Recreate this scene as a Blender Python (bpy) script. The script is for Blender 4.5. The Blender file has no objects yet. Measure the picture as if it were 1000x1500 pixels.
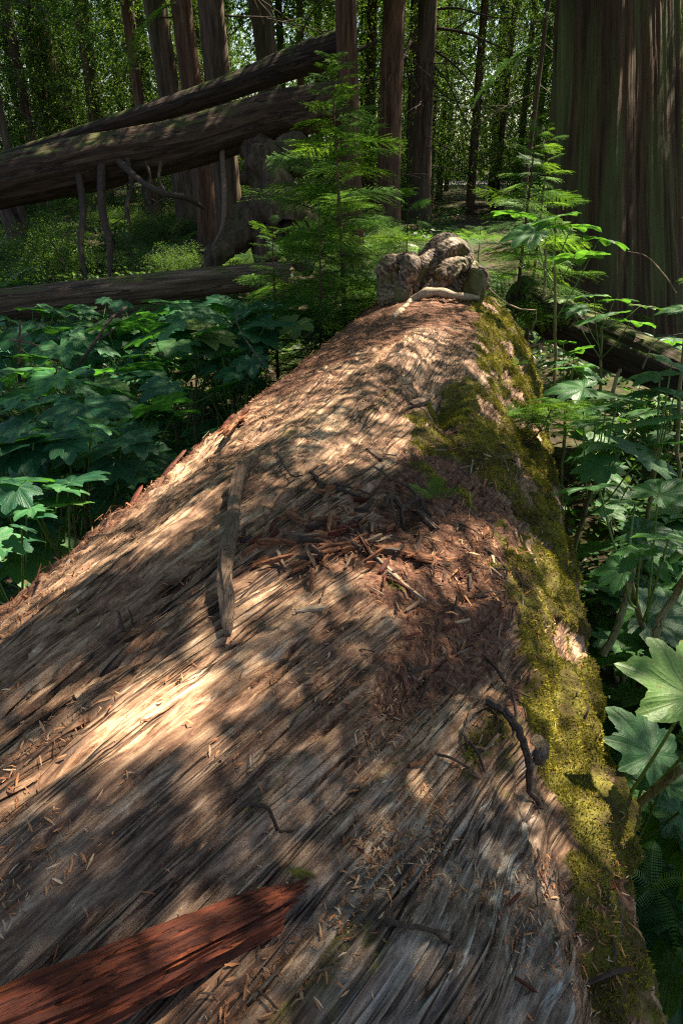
import bpy, math, random
import numpy as np
from mathutils import Vector, Matrix

# ------------------------------------------------------------------ camera, sky, sun
scene = bpy.context.scene
COL = scene.collection
FPX = 1071.0                       # focal length in photograph pixels (1000 x 1500)
PITCH = math.atan((750 - 205) / FPX)
CAM = np.array([0.0, 0.0, 2.6])
cam_data = bpy.data.cameras.new('camera')
cam_data.sensor_fit = 'VERTICAL'
cam_data.sensor_height = 36.0
cam_data.lens = 36.0 * FPX / 1500.0
cam_data.clip_end = 500.0
cam_data.clip_start = 0.05
cam = bpy.data.objects.new('camera', cam_data)
COL.objects.link(cam)
cam.location = CAM
cam.rotation_euler = (math.pi / 2 - PITCH, 0, 0)
scene.camera = cam

SUN_AZ = math.radians(46)          # clockwise from +Y (straight ahead), so ahead and to the right
SUN_EL = math.radians(54)
SUN = np.array([math.sin(SUN_AZ) * math.cos(SUN_EL), math.cos(SUN_AZ) * math.cos(SUN_EL), math.sin(SUN_EL)])
world = bpy.data.worlds.new('World')
scene.world = world
world.use_nodes = True
wn = world.node_tree.nodes
wl = world.node_tree.links
wn.clear()
sky = wn.new('ShaderNodeTexSky')
sky.sky_type = 'NISHITA'
sky.sun_disc = False
sky.sun_elevation = SUN_EL
sky.sun_rotation = SUN_AZ
bg = wn.new('ShaderNodeBackground')
bg.inputs['Strength'].default_value = 0.05
wo = wn.new('ShaderNodeOutputWorld')
wl.new(sky.outputs[0], bg.inputs['Color'])
wl.new(bg.outputs[0], wo.inputs['Surface'])
sun_data = bpy.data.lights.new('sun', 'SUN')
sun_data.energy = 5.0
sun_data.angle = math.radians(0.5)
sun_data.color = (1.0, 0.90, 0.72)
sun = bpy.data.objects.new('sun', sun_data)
COL.objects.link(sun)
sun.rotation_euler = Vector(SUN).to_track_quat('Z', 'Y').to_euler()
scene.view_settings.view_transform = 'Standard'
scene.view_settings.look = 'None'
scene.view_settings.gamma = 1.0
scene.view_settings.use_curve_mapping = False
scene.view_settings.exposure = 2.4
scene.cycles.use_denoising = False
scene.cycles.use_adaptive_sampling = False
scene.cycles.filter_width = 1.2
scene.cycles.sample_clamp_indirect = 3.0
scene.cycles.max_bounces = 6
scene.cycles.diffuse_bounces = 3
scene.cycles.glossy_bounces = 2
scene.cycles.transmission_bounces = 4
scene.cycles.caustics_reflective = False
scene.cycles.caustics_refractive = False

# ------------------------------------------------------------------ small maths helpers
CP, SP = math.cos(PITCH), math.sin(PITCH)
FWD = np.array([0, CP, -SP])


def at(px, py, f):
    """point seen at photograph pixel (px, py), f metres in front of the camera"""
    u = (750 - py) / FPX
    return CAM + f * np.array([(px - 500) / FPX, CP + u * SP, -SP + u * CP])


def on_ground(px, py, z=0.0):
    d = at(px, py, 1.0) - CAM
    return CAM + d * ((z - CAM[2]) / d[2])


def proj(p):
    d = p - CAM
    f = d[..., 1] * CP - d[..., 2] * SP
    u = d[..., 1] * SP + d[..., 2] * CP
    f = np.where(np.abs(f) < 1e-3, 1e-3, f)
    return 500 + FPX * d[..., 0] / f, 750 - FPX * u / f, f


def _h(ix, iy, iz, seed):
    n = (ix.astype(np.int64) * 73856093) ^ (iy.astype(np.int64) * 19349663) ^ (iz.astype(np.int64) * 83492791) ^ (seed * 2654435761)
    n = n & 0xffffffff
    n = ((n ^ (n >> 15)) * 2246822519) & 0xffffffff
    n = ((n ^ (n >> 13)) * 3266489917) & 0xffffffff
    n = n ^ (n >> 16)
    return n.astype(np.float64) / 4294967295.0


def vnoise2(x, y, seed=0):
    x, y = np.broadcast_arrays(np.asarray(x, float), np.asarray(y, float))
    ix, iy = np.floor(x), np.floor(y)
    fx, fy = x - ix, y - iy
    fx = fx * fx * fx * (fx * (fx * 6 - 15) + 10)
    fy = fy * fy * fy * (fy * (fy * 6 - 15) + 10)
    z = np.zeros_like(ix)
    a = _h(ix, iy, z, seed)
    b = _h(ix + 1, iy, z, seed)
    c = _h(ix, iy + 1, z, seed)
    d = _h(ix + 1, iy + 1, z, seed)
    return (a * (1 - fx) + b * fx) * (1 - fy) + (c * (1 - fx) + d * fx) * fy


def vnoise3(x, y, zz, seed=0):
    iz = np.floor(zz)
    fz = zz - iz
    fz = fz * fz * (3 - 2 * fz)
    out = 0
    for k in (0, 1):
        ix, iy = np.floor(x), np.floor(y)
        fx, fy = x - ix, y - iy
        fx = fx * fx * (3 - 2 * fx)
        fy = fy * fy * (3 - 2 * fy)
        a = _h(ix, iy, iz + k, seed)
        b = _h(ix + 1, iy, iz + k, seed)
        c = _h(ix, iy + 1, iz + k, seed)
        d = _h(ix + 1, iy + 1, iz + k, seed)
        v = (a * (1 - fx) + b * fx) * (1 - fy) + (c * (1 - fx) + d * fx) * fy
        out = out + v * (fz if k else 1 - fz)
    return out


def fbm2(x, y, seed=0, o=4, gain=0.5):
    t, amp, n = 0, 1.0, 0
    for i in range(o):
        t = t + amp * vnoise2(x, y, seed + i * 17)
        n += amp
        amp *= gain
        x = x * 2.03 + 5.1
        y = y * 2.03 + 1.7
    return t / n


def fbm3(x, y, z, seed=0, o=3, gain=0.5):
    t, amp, n = 0, 1.0, 0
    for i in range(o):
        t = t + amp * vnoise3(x, y, z, seed + i * 17)
        n += amp
        amp *= gain
        x, y, z = x * 2.03 + 5.1, y * 2.03 + 1.7, z * 2.03 + 3.3
    return t / n


def sstep(a, b, x):
    t = np.clip((x - a) / (b - a), 0, 1)
    return t * t * (3 - 2 * t)


def poly_sd(poly, x, y):
    """signed distance (positive inside) of points to a polygon"""
    poly = np.array(poly, float)
    d = np.full(x.shape, 1e9)
    inside = np.zeros(x.shape, bool)
    n = len(poly)
    for i in range(n):
        ax, ay = poly[i]
        bx, by = poly[(i + 1) % n]
        ex, ey = bx - ax, by - ay
        t = np.clip(((x - ax) * ex + (y - ay) * ey) / (ex * ex + ey * ey), 0, 1)
        d = np.minimum(d, np.hypot(x - ax - t * ex, y - ay - t * ey))
        if ay != by:
            c = ((ay > y) != (by > y)) & (x < (bx - ax) * (y - ay) / (by - ay) + ax)
            inside ^= c
    return np.where(inside, d, -d)


def unit(v):
    v = np.asarray(v, float)
    return v / (np.linalg.norm(v, axis=-1, keepdims=True) + 1e-12)


# ------------------------------------------------------------------ mesh helpers
def make_mesh(name, V, F, mat=None, smooth=False, attrs=None, uv=None):
    """V (n,3); F one (m,k) array or a list of such arrays -> mesh data"""
    V = np.asarray(V, np.float32)
    Fs = F if isinstance(F, list) and isinstance(F[0], np.ndarray) else [F]
    Fs = [np.asarray(f, np.int32) for f in Fs if len(f)]
    me = bpy.data.meshes.new(name)
    me.vertices.add(len(V))
    me.vertices.foreach_set('co', V.ravel())
    nl = sum(f.size for f in Fs)
    npoly = sum(len(f) for f in Fs)
    me.loops.add(nl)
    li = np.concatenate([f.ravel() for f in Fs])
    me.loops.foreach_set('vertex_index', li)
    me.polygons.add(npoly)
    tot = np.concatenate([np.full(len(f), f.shape[1], np.int32) for f in Fs])
    start = np.concatenate([[0], np.cumsum(tot)[:-1]]).astype(np.int32)
    me.polygons.foreach_set('loop_start', start)
    try:
        me.polygons.foreach_set('loop_total', tot)
    except Exception:
        pass
    me.polygons.foreach_set('use_smooth', np.full(npoly, bool(smooth)))
    me.update(calc_edges=True)
    if attrs:
        for k, v in attrs.items():
            a = me.attributes.new(k, 'FLOAT', 'POINT')
            a.data.foreach_set('value', np.asarray(v, np.float32))
    if uv is not None:
        l = me.uv_layers.new(name='uv')
        l.data.foreach_set('uv', np.asarray(uv, np.float32)[li].ravel())
    if mat is not None:
        me.materials.append(mat)
    me.validate()
    return me


def link(name, me, parent=None, loc=None, mtx=None):
    o = bpy.data.objects.new(name, me)
    COL.objects.link(o)
    if parent is not None:
        o.parent = parent
    if mtx is not None:
        o.matrix_basis = mtx
    elif loc is not None:
        o.location = loc
    return o


def tag(o, label=None, cat=None, group=None, kind=None):
    if label:
        o['label'] = label
    if cat:
        o['category'] = cat
    if group:
        o['group'] = group
    if kind:
        o['kind'] = kind
    return o


def thing(name, label, cat, loc=(0, 0, 0), group=None):
    o = bpy.data.objects.new(name, None)
    COL.objects.link(o)
    o.empty_display_size = 0.1
    o.location = loc
    return tag(o, label, cat, group)


def copy_tree(o, parent=None):
    c = o.copy()
    COL.objects.link(c)
    if parent is not None:
        c.parent = parent
    for ch in list(o.children):
        copy_tree(ch, c)
    return c


class MB:
    """collects vertices and faces"""
    def __init__(s):
        s.V, s.F3, s.F4, s.n = [], [], [], 0
        s.A = []

    def add(s, V, F4=None, F3=None, a=None):
        V = np.asarray(V, float)
        s.V.append(V)
        if F4 is not None and len(F4):
            s.F4.append(np.asarray(F4) + s.n)
        if F3 is not None and len(F3):
            s.F3.append(np.asarray(F3) + s.n)
        s.A.append(np.zeros(len(V)) if a is None else np.broadcast_to(a, (len(V),)))
        s.n += len(V)

    def tube(s, pts, rad, k=6, a=None, caps=True):
        V, F = tube_geo(pts, rad, k)
        s.add(V, F, a=a)
        if caps:
            n = len(pts)
            for r0 in (0, n - 1):
                ring = np.arange(k) + r0 * k
                c = np.array([np.asarray(pts[r0], float)])
                s.add(np.vstack([V[ring], c]), None, [[i, (i + 1) % k, k] for i in range(k)], a=a if np.isscalar(a) or a is None else 0)

    def mesh(s, name, mat, smooth=True, attr=None):
        F = []
        if s.F4:
            F.append(np.concatenate(s.F4))
        if s.F3:
            F.append(np.concatenate(s.F3))
        A = {attr: np.concatenate(s.A)} if attr else None
        return make_mesh(name, np.concatenate(s.V), F, mat, smooth, A)


def tube_geo(pts, rad, k=6):
    pts = np.asarray(pts, float)
    n = len(pts)
    rad = np.broadcast_to(np.asarray(rad, float), (n,))
    T = unit(np.gradient(pts, axis=0))
    up = np.array([0, 0, 1.0]) if abs(T[0][2]) < 0.9 else np.array([1.0, 0, 0])
    N = np.zeros_like(pts)
    c = unit(np.cross(T[0], up))
    for i in range(n):
        c = unit(c - T[i] * (c @ T[i]))
        N[i] = c
    B = np.cross(T, N)
    th = np.arange(k) * 2 * math.pi / k
    V = pts[:, None] + rad[:, None, None] * (np.cos(th)[None, :, None] * N[:, None] + np.sin(th)[None, :, None] * B[:, None])
    i = np.arange(n - 1)[:, None] * k
    j = np.arange(k)[None, :]
    j2 = (j + 1) % k
    F = np.stack([i + j, i + j2, i + k + j2, i + k + j], -1).reshape(-1, 4)
    return V.reshape(-1, 3), F


def smooth_path(P, n):
    """Catmull-Rom through control points"""
    P = np.asarray(P, float)
    if len(P) == 2:
        t = np.linspace(0, 1, n)[:, None]
        return P[0] * (1 - t) + P[1] * t
    Q = np.vstack([2 * P[0] - P[1], P, 2 * P[-1] - P[-2]])
    t = np.linspace(0, len(P) - 1 - 1e-9, n)
    i = t.astype(int)
    f = (t - i)[:, None]
    p0, p1, p2, p3 = Q[i], Q[i + 1], Q[i + 2], Q[i + 3]
    return 0.5 * (2 * p1 + (p2 - p0) * f + (2 * p0 - 5 * p1 + 4 * p2 - p3) * f ** 2 + (3 * p1 - p0 - 3 * p2 + p3) * f ** 3)


# ------------------------------------------------------------------ materials
def new_mat(name):
    m = bpy.data.materials.new(name)
    m.use_nodes = True
    m.node_tree.nodes.clear()
    return m


class NT:
    def __init__(s, m):
        s.m, s.n, s.l = m, m.node_tree.nodes, m.node_tree.links

    def node(s, typ, **kw):
        nd = s.n.new(typ)
        for k, v in kw.items():
            if k in nd.inputs:
                if hasattr(v, 'is_output') or isinstance(v, bpy.types.NodeSocket):
                    s.l.new(v, nd.inputs[k])
                else:
                    nd.inputs[k].default_value = v
            else:
                setattr(nd, k, v)
        return nd

    def attr(s, name):
        return s.node('ShaderNodeAttribute', attribute_name=name).outputs['Fac']

    def coord(s, which, scale):
        tc = s.node('ShaderNodeTexCoord')
        mp = s.node('ShaderNodeMapping')
        s.l.new(tc.outputs[which], mp.inputs['Vector'])
        mp.inputs['Scale'].default_value = scale
        return mp.outputs[0]

    def noise(s, vec, scale=1.0, detail=4.0, rough=0.5, dist=0.0):
        nd = s.node('ShaderNodeTexNoise')
        nd.inputs['Scale'].default_value = scale
        nd.inputs['Detail'].default_value = detail
        nd.inputs['Roughness'].default_value = rough
        nd.inputs['Distortion'].default_value = dist
        s.l.new(vec, nd.inputs['Vector'])
        return nd.outputs['Fac']

    def ramp(s, fac, stops):
        nd = s.node('ShaderNodeValToRGB')
        s.l.new(fac, nd.inputs[0])
        e = nd.color_ramp.elements
        while len(e) < len(stops):
            e.new(0.5)
        for el, (p, c) in zip(e, stops):
            el.position = p
            el.color = (*c, 1) if len(c) == 3 else c
        return nd.outputs[0]

    def rng(s, v, a, b, c=0.0, d=1.0):
        nd = s.node('ShaderNodeMapRange')
        s.l.new(v, nd.inputs['Value'])
        nd.inputs['From Min'].default_value = a
        nd.inputs['From Max'].default_value = b
        nd.inputs['To Min'].default_value = c
        nd.inputs['To Max'].default_value = d
        return nd.outputs[0]

    def mix(s, fac, a, b, blend='MIX'):
        nd = s.node('ShaderNodeMix', data_type='RGBA', blend_type=blend)
        for i, v in ((0, fac), (6, a), (7, b)):
            if isinstance(v, bpy.types.NodeSocket):
                s.l.new(v, nd.inputs[i])
            elif i == 0:
                nd.inputs[0].default_value = v
            else:
                nd.inputs[i].default_value = (*v, 1)
        return nd.outputs[2]

    def math(s, op, a, b=0.0):
        nd = s.node('ShaderNodeMath', operation=op)
        for i, v in ((0, a), (1, b)):
            if isinstance(v, bpy.types.NodeSocket):
                s.l.new(v, nd.inputs[i])
            else:
                nd.inputs[i].default_value = v
        return nd.outputs[0]

    def bump(s, h, strength=0.5, dist=0.01, normal=None):
        nd = s.node('ShaderNodeBump')
        nd.inputs['Strength'].default_value = strength
        nd.inputs['Distance'].default_value = dist
        s.l.new(h, nd.inputs['Height'])
        if normal is not None:
            s.l.new(normal, nd.inputs['Normal'])
        return nd.outputs[0]

    def out(s, color, rough=0.8, normal=None, spec=0.25, translucent=None, tfac=0.4):
        p = s.node('ShaderNodeBsdfPrincipled')
        if isinstance(color, bpy.types.NodeSocket):
            s.l.new(color, p.inputs['Base Color'])
        else:
            p.inputs['Base Color'].default_value = (*color, 1)
        if isinstance(rough, bpy.types.NodeSocket):
            s.l.new(rough, p.inputs['Roughness'])
        else:
            p.inputs['Roughness'].default_value = rough
        p.inputs['Specular IOR Level'].default_value = spec
        if normal is not None:
            s.l.new(normal, p.inputs['Normal'])
        sh = p.outputs[0]
        if translucent is not None:
            t = s.node('ShaderNodeBsdfTranslucent')
            if isinstance(translucent, bpy.types.NodeSocket):
                s.l.new(translucent, t.inputs['Color'])
            else:
                t.inputs['Color'].default_value = (*translucent, 1)
            mx = s.node('ShaderNodeMixShader')
            mx.inputs[0].default_value = tfac
            s.l.new(sh, mx.inputs[1])
            s.l.new(t.outputs[0], mx.inputs[2])
            sh = mx.outputs[0]
        o = s.node('ShaderNodeOutputMaterial')
        s.l.new(sh, o.inputs['Surface'])
        return s.m


def wood_log_material():
    t = NT(new_mat('weathered_log_wood'))
    lines = []
    fine = t.noise(t.coord('UV', (4.0, 100, 1)), 1.0, 9, 0.66, 0.2)
    mid = t.noise(t.coord('UV', (1.0, 26, 1)), 1.0, 7, 0.62, 0.12)
    broad = t.noise(t.coord('UV', (0.9, 5.5, 1)), 1.0, 4, 0.55, 0.3)
    patch = t.noise(t.coord('Object', (2.3, 2.3, 2.3)), 1.0, 5, 0.6)
    blot = t.noise(t.coord('UV', (13, 62, 1)), 1.0, 8, 0.72, 0.6)
    wide = t.noise(t.coord('UV', (1.5, 8, 1)), 1.0, 6, 0.62, 0.5)
    g = t.math('ADD', t.math('ADD', t.math('MULTIPLY', fine, 0.24), t.math('MULTIPLY', mid, 0.18)), t.math('ADD', t.math('MULTIPLY', blot, 0.36), t.math('MULTIPLY', wide, 0.22)))
    col = t.ramp(g, [(0.36, (0.030, 0.017, 0.011)), (0.45, (0.115, 0.069, 0.043)), (0.53, (0.215, 0.138, 0.090)), (0.64, (0.36, 0.255, 0.175)), (0.78, (0.54, 0.43, 0.32))])
    col = t.mix(t.rng(broad, 0.38, 0.66, 0.0, 0.85), col, t.mix(0.75, col, (0.13, 0.06, 0.035), 'MULTIPLY'), 'MIX')
    # whole-strip tone: brown, grey
    tone = t.ramp(broad, [(0.30, (0.55, 0.44, 0.38)), (0.45, (0.95, 0.85, 0.76)), (0.56, (1.0, 0.93, 0.85)), (0.7, (0.75, 0.58, 0.47))])
    col = t.mix(0.9, t.ramp(g, [(0.42, (0.037, 0.018, 0.010)), (0.465, (0.135, 0.073, 0.042)), (0.50, (0.25, 0.148, 0.088)), (0.54, (0.41, 0.28, 0.175)), (0.60, (0.71, 0.56, 0.40))]), tone, 'MULTIPLY')
    # narrow dark checks between the fibres
    for sc_, wd_, lo_ in (((0.5, 10, 1), 0.012, 0.45), ((1.1, 24, 1), 0.018, 0.50), ((3.0, 60, 1), 0.030, 0.53)):
        ck = t.noise(t.coord('UV', sc_), 1.0, 4, 0.55, 0.1)
        line = t.rng(t.math('ABSOLUTE', t.math('SUBTRACT', ck, 0.5)), 0.0, wd_, 1.0, 0.0)
        gate = t.rng(t.noise(t.coord('UV', (sc_[0] * .9, sc_[1] * .22, 1)), 1.0, 3, 0.6), lo_, lo_ + .10)
        lines.append(t.math('MULTIPLY', line, gate))
    chk = t.math('MAXIMUM', t.math('MAXIMUM', lines[0], lines[1]), lines[2])
    red = t.math('MULTIPLY', t.attr('red'), t.rng(patch, 0.35, 0.62))
    col = t.mix(t.math('MULTIPLY', red, 0.8), col, t.mix(0.35, (0.13, 0.05, 0.028), col))
    # grey, bleached wood
    grey = t.attr('grey')
    greycol = t.ramp(g, [(0.42, (0.024, 0.016, 0.011)), (0.47, (0.085, 0.062, 0.046)), (0.51, (0.17, 0.134, 0.104)), (0.59, (0.38, 0.325, 0.265))])
    col = t.mix(grey, col, greycol)
    lich = t.math('MULTIPLY', t.attr('pale'), t.rng(t.noise(t.coord('UV', (6, 30, 1)), 1, 6, 0.7), 0.56, 0.62))
    col = t.mix(lich, col, t.mix(fine, (0.24, 0.225, 0.195), (0.43, 0.40, 0.345)))
    col = t.mix(t.math('MULTIPLY', chk, 0.95), col, (0.016, 0.009, 0.006))
    # litter of crumbled bark
    lit_n = t.noise(t.coord('Object', (60, 60, 60)), 1.0, 5, 0.7)
    litcol = t.ramp(lit_n, [(0.3, (0.030, 0.013, 0.008)), (0.47, (0.11, 0.045, 0.025)), (0.6, (0.20, 0.10, 0.055)), (0.75, (0.36, 0.22, 0.13))])
    lm = t.math('MULTIPLY', t.attr('litter'), 1.0)
    lm = t.rng(t.math('ADD', lm, t.math('MULTIPLY', t.math('SUBTRACT', t.noise(t.coord('Object', (26, 26, 26)), 1, 4, 0.6), 0.5), 1.1)), 0.42, 0.62)
    col = t.mix(lm, col, litcol)
    # moss film
    mn = t.noise(t.coord('Object', (14, 14, 14)), 1.0, 6, 0.65)
    mosscol = t.ramp(mn, [(0.3, (0.030, 0.018, 0.008)), (0.46, (0.070, 0.050, 0.012)), (0.58, (0.115, 0.098, 0.013)), (0.72, (0.17, 0.145, 0.02))])
    mm = t.rng(t.math('ADD', t.attr('moss'), t.math('MULTIPLY', t.math('SUBTRACT', t.noise(t.coord('Object', (22, 22, 22)), 1, 5, 0.65), 0.5), 0.9)), 0.38, 0.58)
    col = t.mix(mm, col, mosscol)
    h = t.math('ADD', t.math('ADD', t.math('MULTIPLY', fine, 0.7), t.math('MULTIPLY', blot, 0.6)), t.math('MULTIPLY', t.noise(t.coord('UV', (30, 300, 1)), 1, 5, 0.6), 0.4))
    soft = t.math('MAXIMUM', lm, mm)
    h = t.math('SUBTRACT', h, t.math('MULTIPLY', chk, 1.3))
    hh = t.math('ADD', t.math('MULTIPLY', h, t.math('SUBTRACT', 1.0, soft)), t.math('MULTIPLY', t.math('MULTIPLY', t.noise(t.coord('Object', (90, 90, 90)), 1, 4, 0.65), 1.6), soft))
    nrm = t.bump(hh, 1.0, 0.009)
    rough = t.rng(soft, 0, 1, 0.58, 0.95)
    return t.out(col, rough, nrm, 0.28)


def bark_material(name, c0, c1, c2, scale=(7, 7, 0.55), moss=0.3, mosscol=(0.045, 0.055, 0.012), bump=0.02):
    t = NT(new_mat(name))
    a = t.noise(t.coord('Object', scale), 1.0, 7, 0.65, 0.4)
    b = t.noise(t.coord('Object', tuple(x * 4 for x in scale)), 1.0, 5, 0.6)
    g = t.math('ADD', t.math('MULTIPLY', a, 0.6), t.math('MULTIPLY', b, 0.4))
    col = t.ramp(g, [(0.36, c0), (0.5, c1), (0.66, c2)])
    m = t.noise(t.coord('Object', (1.1, 1.1, 0.35)), 1.0, 5, 0.6)
    col = t.mix(t.rng(m, 0.5 if moss > 0 else 2, 0.68, 0, moss), col, mosscol)
    return t.out(col, 0.9, t.bump(g, 0.9, bump), 0.15)


def grain_material(name, stops, scale, bump=0.004, rough=0.75, coord='Object', moss=0.0, mosscol=(0.06, 0.07, 0.012), checks=True):
    t = NT(new_mat(name))
    a = t.noise(t.coord(coord, scale), 1.0, 8, 0.66, 0.3)
    b = t.noise(t.coord(coord, tuple(x * 4.5 for x in scale)), 1.0, 6, 0.7, 0.2)
    g = t.math('ADD', t.math('MULTIPLY', a, .62), t.math('MULTIPLY', b, .38))
    col = t.ramp(g, stops)
    h = g
    if checks:
        c = t.noise(t.coord(coord, tuple(x * .55 for x in scale)), 1.0, 5, 0.6, 0.3)
        ln = t.rng(t.math('ABSOLUTE', t.math('SUBTRACT', c, 0.5)), 0.0, 0.022, 1.0, 0.0)
        ln = t.math('MULTIPLY', ln, t.rng(a, .44, .56))
        col = t.mix(t.math('MULTIPLY', ln, .9), col, tuple(x * .25 for x in stops[0][1]))
        h = t.math('SUBTRACT', g, t.math('MULTIPLY', ln, .8))
    if moss:
        geo = t.node('ShaderNodeNewGeometry')
        sx = t.node('ShaderNodeSeparateXYZ')
        t.l.new(geo.outputs['Normal'], sx.inputs[0])
        mk = t.math('ADD', t.math('MULTIPLY', sx.outputs[2], 0.5), t.noise(t.coord('Object', (2.2, 2.2, 2.2)), 1, 6, 0.7))
        col = t.mix(t.rng(mk, 0.86, 1.0, 0, moss), col, mosscol)
    return t.out(col, rough, t.bump(h, 0.9, bump), 0.25)


def leaf_material(name, c_lo, c_hi, trans, vein=None, rough=0.42, spec=0.45, tfac=0.35, scale=3.0):
    t = NT(new_mat(name))
    oi = t.node('ShaderNodeObjectInfo')
    n = t.noise(t.coord('Object', (scale, scale, scale)), 1.0, 4, 0.6)
    k = t.math('ADD', t.math('MULTIPLY', n, 0.8), t.math('MULTIPLY', t.math('SUBTRACT', oi.outputs['Random'], 0.5), 0.8))
    col = t.mix(t.rng(k, 0.25, 0.6), c_lo, c_hi)
    tcol = t.mix(t.rng(k, 0.2, 0.65), tuple(x * 0.65 for x in trans), trans)
    nrm = None
    if vein:
        v = t.attr('vein')
        col = t.mix(t.math('MULTIPLY', v, 0.55), col, vein)
        tcol = t.mix(t.math('MULTIPLY', v, 0.6), tcol, tuple(x * 0.5 for x in trans))
        # insect holes and brown specks
        sp = t.noise(t.coord('Object', (11, 11, 11)), 1.0, 4, 0.6)
        col = t.mix(t.rng(t.math('ADD', sp, t.math('MULTIPLY', oi.outputs['Random'], .10)), 0.72, 0.76), col, (0.11, 0.055, 0.02))
        col = t.mix(t.rng(oi.outputs['Random'], .86, 1.0, 0, .55), col, (0.15, 0.16, 0.02))
        nrm = t.bump(t.math('ADD', t.math('MULTIPLY', v, -1.0), t.noise(t.coord('Object', (34, 34, 34)), 1.0, 3, 0.5)), 0.35, 0.006)
    return t.out(col, rough, nrm, spec, tcol, tfac)


def speckle_material(name, stops, rough=0.85, tr=None):
    """colour varied per loose piece through the 'tint' attribute"""
    t = NT(new_mat(name))
    return t.out(t.ramp(t.attr('tint'), stops), rough, None, 0.2, tr, 0.25)


M = {}
M['log'] = wood_log_material()
def giant_material():
    t = NT(new_mat('giant_cedar_bark'))
    a = t.noise(t.coord('UV', (0.32, 10, 1)), 1.0, 7, 0.62, 0.25)
    b = t.noise(t.coord('UV', (1.6, 42, 1)), 1.0, 6, 0.65, 0.2)
    c = t.noise(t.coord('UV', (0.22, 2.6, 1)), 1.0, 4, 0.6, 0.3)
    g = t.math('ADD', t.math('MULTIPLY', a, 0.6), t.math('MULTIPLY', b, 0.4))
    col = t.ramp(g, [(0.34, (0.018, 0.009, 0.005)), (0.46, (0.046, 0.025, 0.014)), (0.56, (0.072, 0.040, 0.020)), (0.70, (0.11, 0.072, 0.036))])
    col = t.mix(t.rng(c, 0.47, 0.60, 0, 0.8), col, t.mix(g, (0.012, 0.014, 0.005), (0.14, 0.15, 0.05)))
    col = t.mix(t.rng(c, 0.44, 0.32, 0, 0.5), col, t.mix(g, (0.012, 0.004, 0.002), (0.17, 0.07, 0.04)))
    return t.out(col, 0.9, t.bump(g, 1.0, 0.06), 0.15)


M['giant'] = giant_material()
M['bark'] = bark_material('dark_conifer_bark', (0.016, 0.010, 0.007), (0.065, 0.040, 0.026), (0.14, 0.092, 0.060), (8, 8, 0.7), 0.5)
M['redbark'] = bark_material('reddish_conifer_bark', (0.022, 0.010, 0.006), (0.085, 0.042, 0.026), (0.17, 0.095, 0.058), (8, 8, 0.7), 0.25)
M['oldlog'] = grain_material('old_fallen_wood', [(0.34, (0.009, 0.005, 0.003)), (0.48, (0.044, 0.022, 0.012)), (0.58, (0.085, 0.047, 0.027)), (0.72, (0.16, 0.105, 0.066))], (0.8, 11, 1), 0.035, 0.85, 'UV', 0.75)
M['lowlog'] = grain_material('low_log_wood', [(0.36, (0.022, 0.012, 0.007)), (0.48, (0.085, 0.050, 0.032)), (0.58, (0.17, 0.11, 0.075)), (0.72, (0.30, 0.22, 0.16))], (0.8, 11, 1), 0.03, 0.85, 'UV', 0.8)
M['mosslog'] = grain_material('mossy_fallen_wood', [(0.34, (0.010, 0.006, 0.004)), (0.5, (0.034, 0.019, 0.013)), (0.7, (0.085, 0.055, 0.038))], (0.8, 11, 1), 0.035, 0.9, 'UV', 1.0)
M['redwood'] = grain_material('fresh_red_rotwood', [(0.34, (0.016, 0.004, 0.003)), (0.46, (0.060, 0.014, 0.006)), (0.55, (0.115, 0.022, 0.007)), (0.69, (0.28, 0.080, 0.020))], (75, 6, 75), 0.006, 0.7)
M['orange'] = grain_material('orange_rotwood', [(0.34, (0.05, 0.018, 0.008)), (0.48, (0.18, 0.068, 0.028)), (0.58, (0.27, 0.115, 0.05)), (0.72, (0.42, 0.22, 0.11))], (50, 9.0, 50), 0.006, 0.75)
M['stick'] = grain_material('bare_stick_wood', [(0.30, (0.035, 0.020, 0.013)), (0.5, (0.125, 0.076, 0.047)), (0.72, (0.26, 0.175, 0.11))], (70, 4.0, 70), 0.004, 0.75)
M['darkstick'] = grain_material('dark_stick_wood', [(0.30, (0.014, 0.008, 0.006)), (0.5, (0.050, 0.030, 0.020)), (0.72, (0.13, 0.085, 0.055))], (50, 4.0, 50), 0.004, 0.8)
M['palestick'] = grain_material('pale_stick_wood', [(0.30, (0.10, 0.070, 0.045)), (0.5, (0.29, 0.21, 0.135)), (0.72, (0.48, 0.38, 0.26))], (60, 4.0, 60), 0.003, 0.75)
def burl_material(name, lo):
    t = NT(new_mat(name))
    w = t.node('ShaderNodeTexWave', wave_type='BANDS', bands_direction='DIAGONAL')
    t.l.new(t.coord('Object', (1, 1, 1)), w.inputs['Vector'])
    for k_, v_ in (('Scale', 9), ('Distortion', 14), ('Detail', 4), ('Detail Scale', 1.1), ('Detail Roughness', .6)):
        w.inputs[k_].default_value = v_
    n = t.noise(t.coord('Object', (9, 9, 9)), 1, 8, .66, 2.2)
    g = t.math('ADD', t.math('MULTIPLY', w.outputs['Fac'], .16), t.math('MULTIPLY', n, .84))
    col = t.ramp(g, [(0.38, (0.026, 0.013, 0.007)), (0.46, (0.070, 0.037, 0.020)), (0.54, (0.14, 0.083, 0.048)), (0.66, (0.29, 0.20, 0.125))])
    mk = t.noise(t.coord('Object', (7, 7, 7)), 1, 5, .65)
    col = t.mix(t.rng(mk, lo, lo + .10, 0, .85), col, (.085, .072, .014))
    return t.out(col, .6, t.bump(g, .8, .02), .3)


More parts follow.
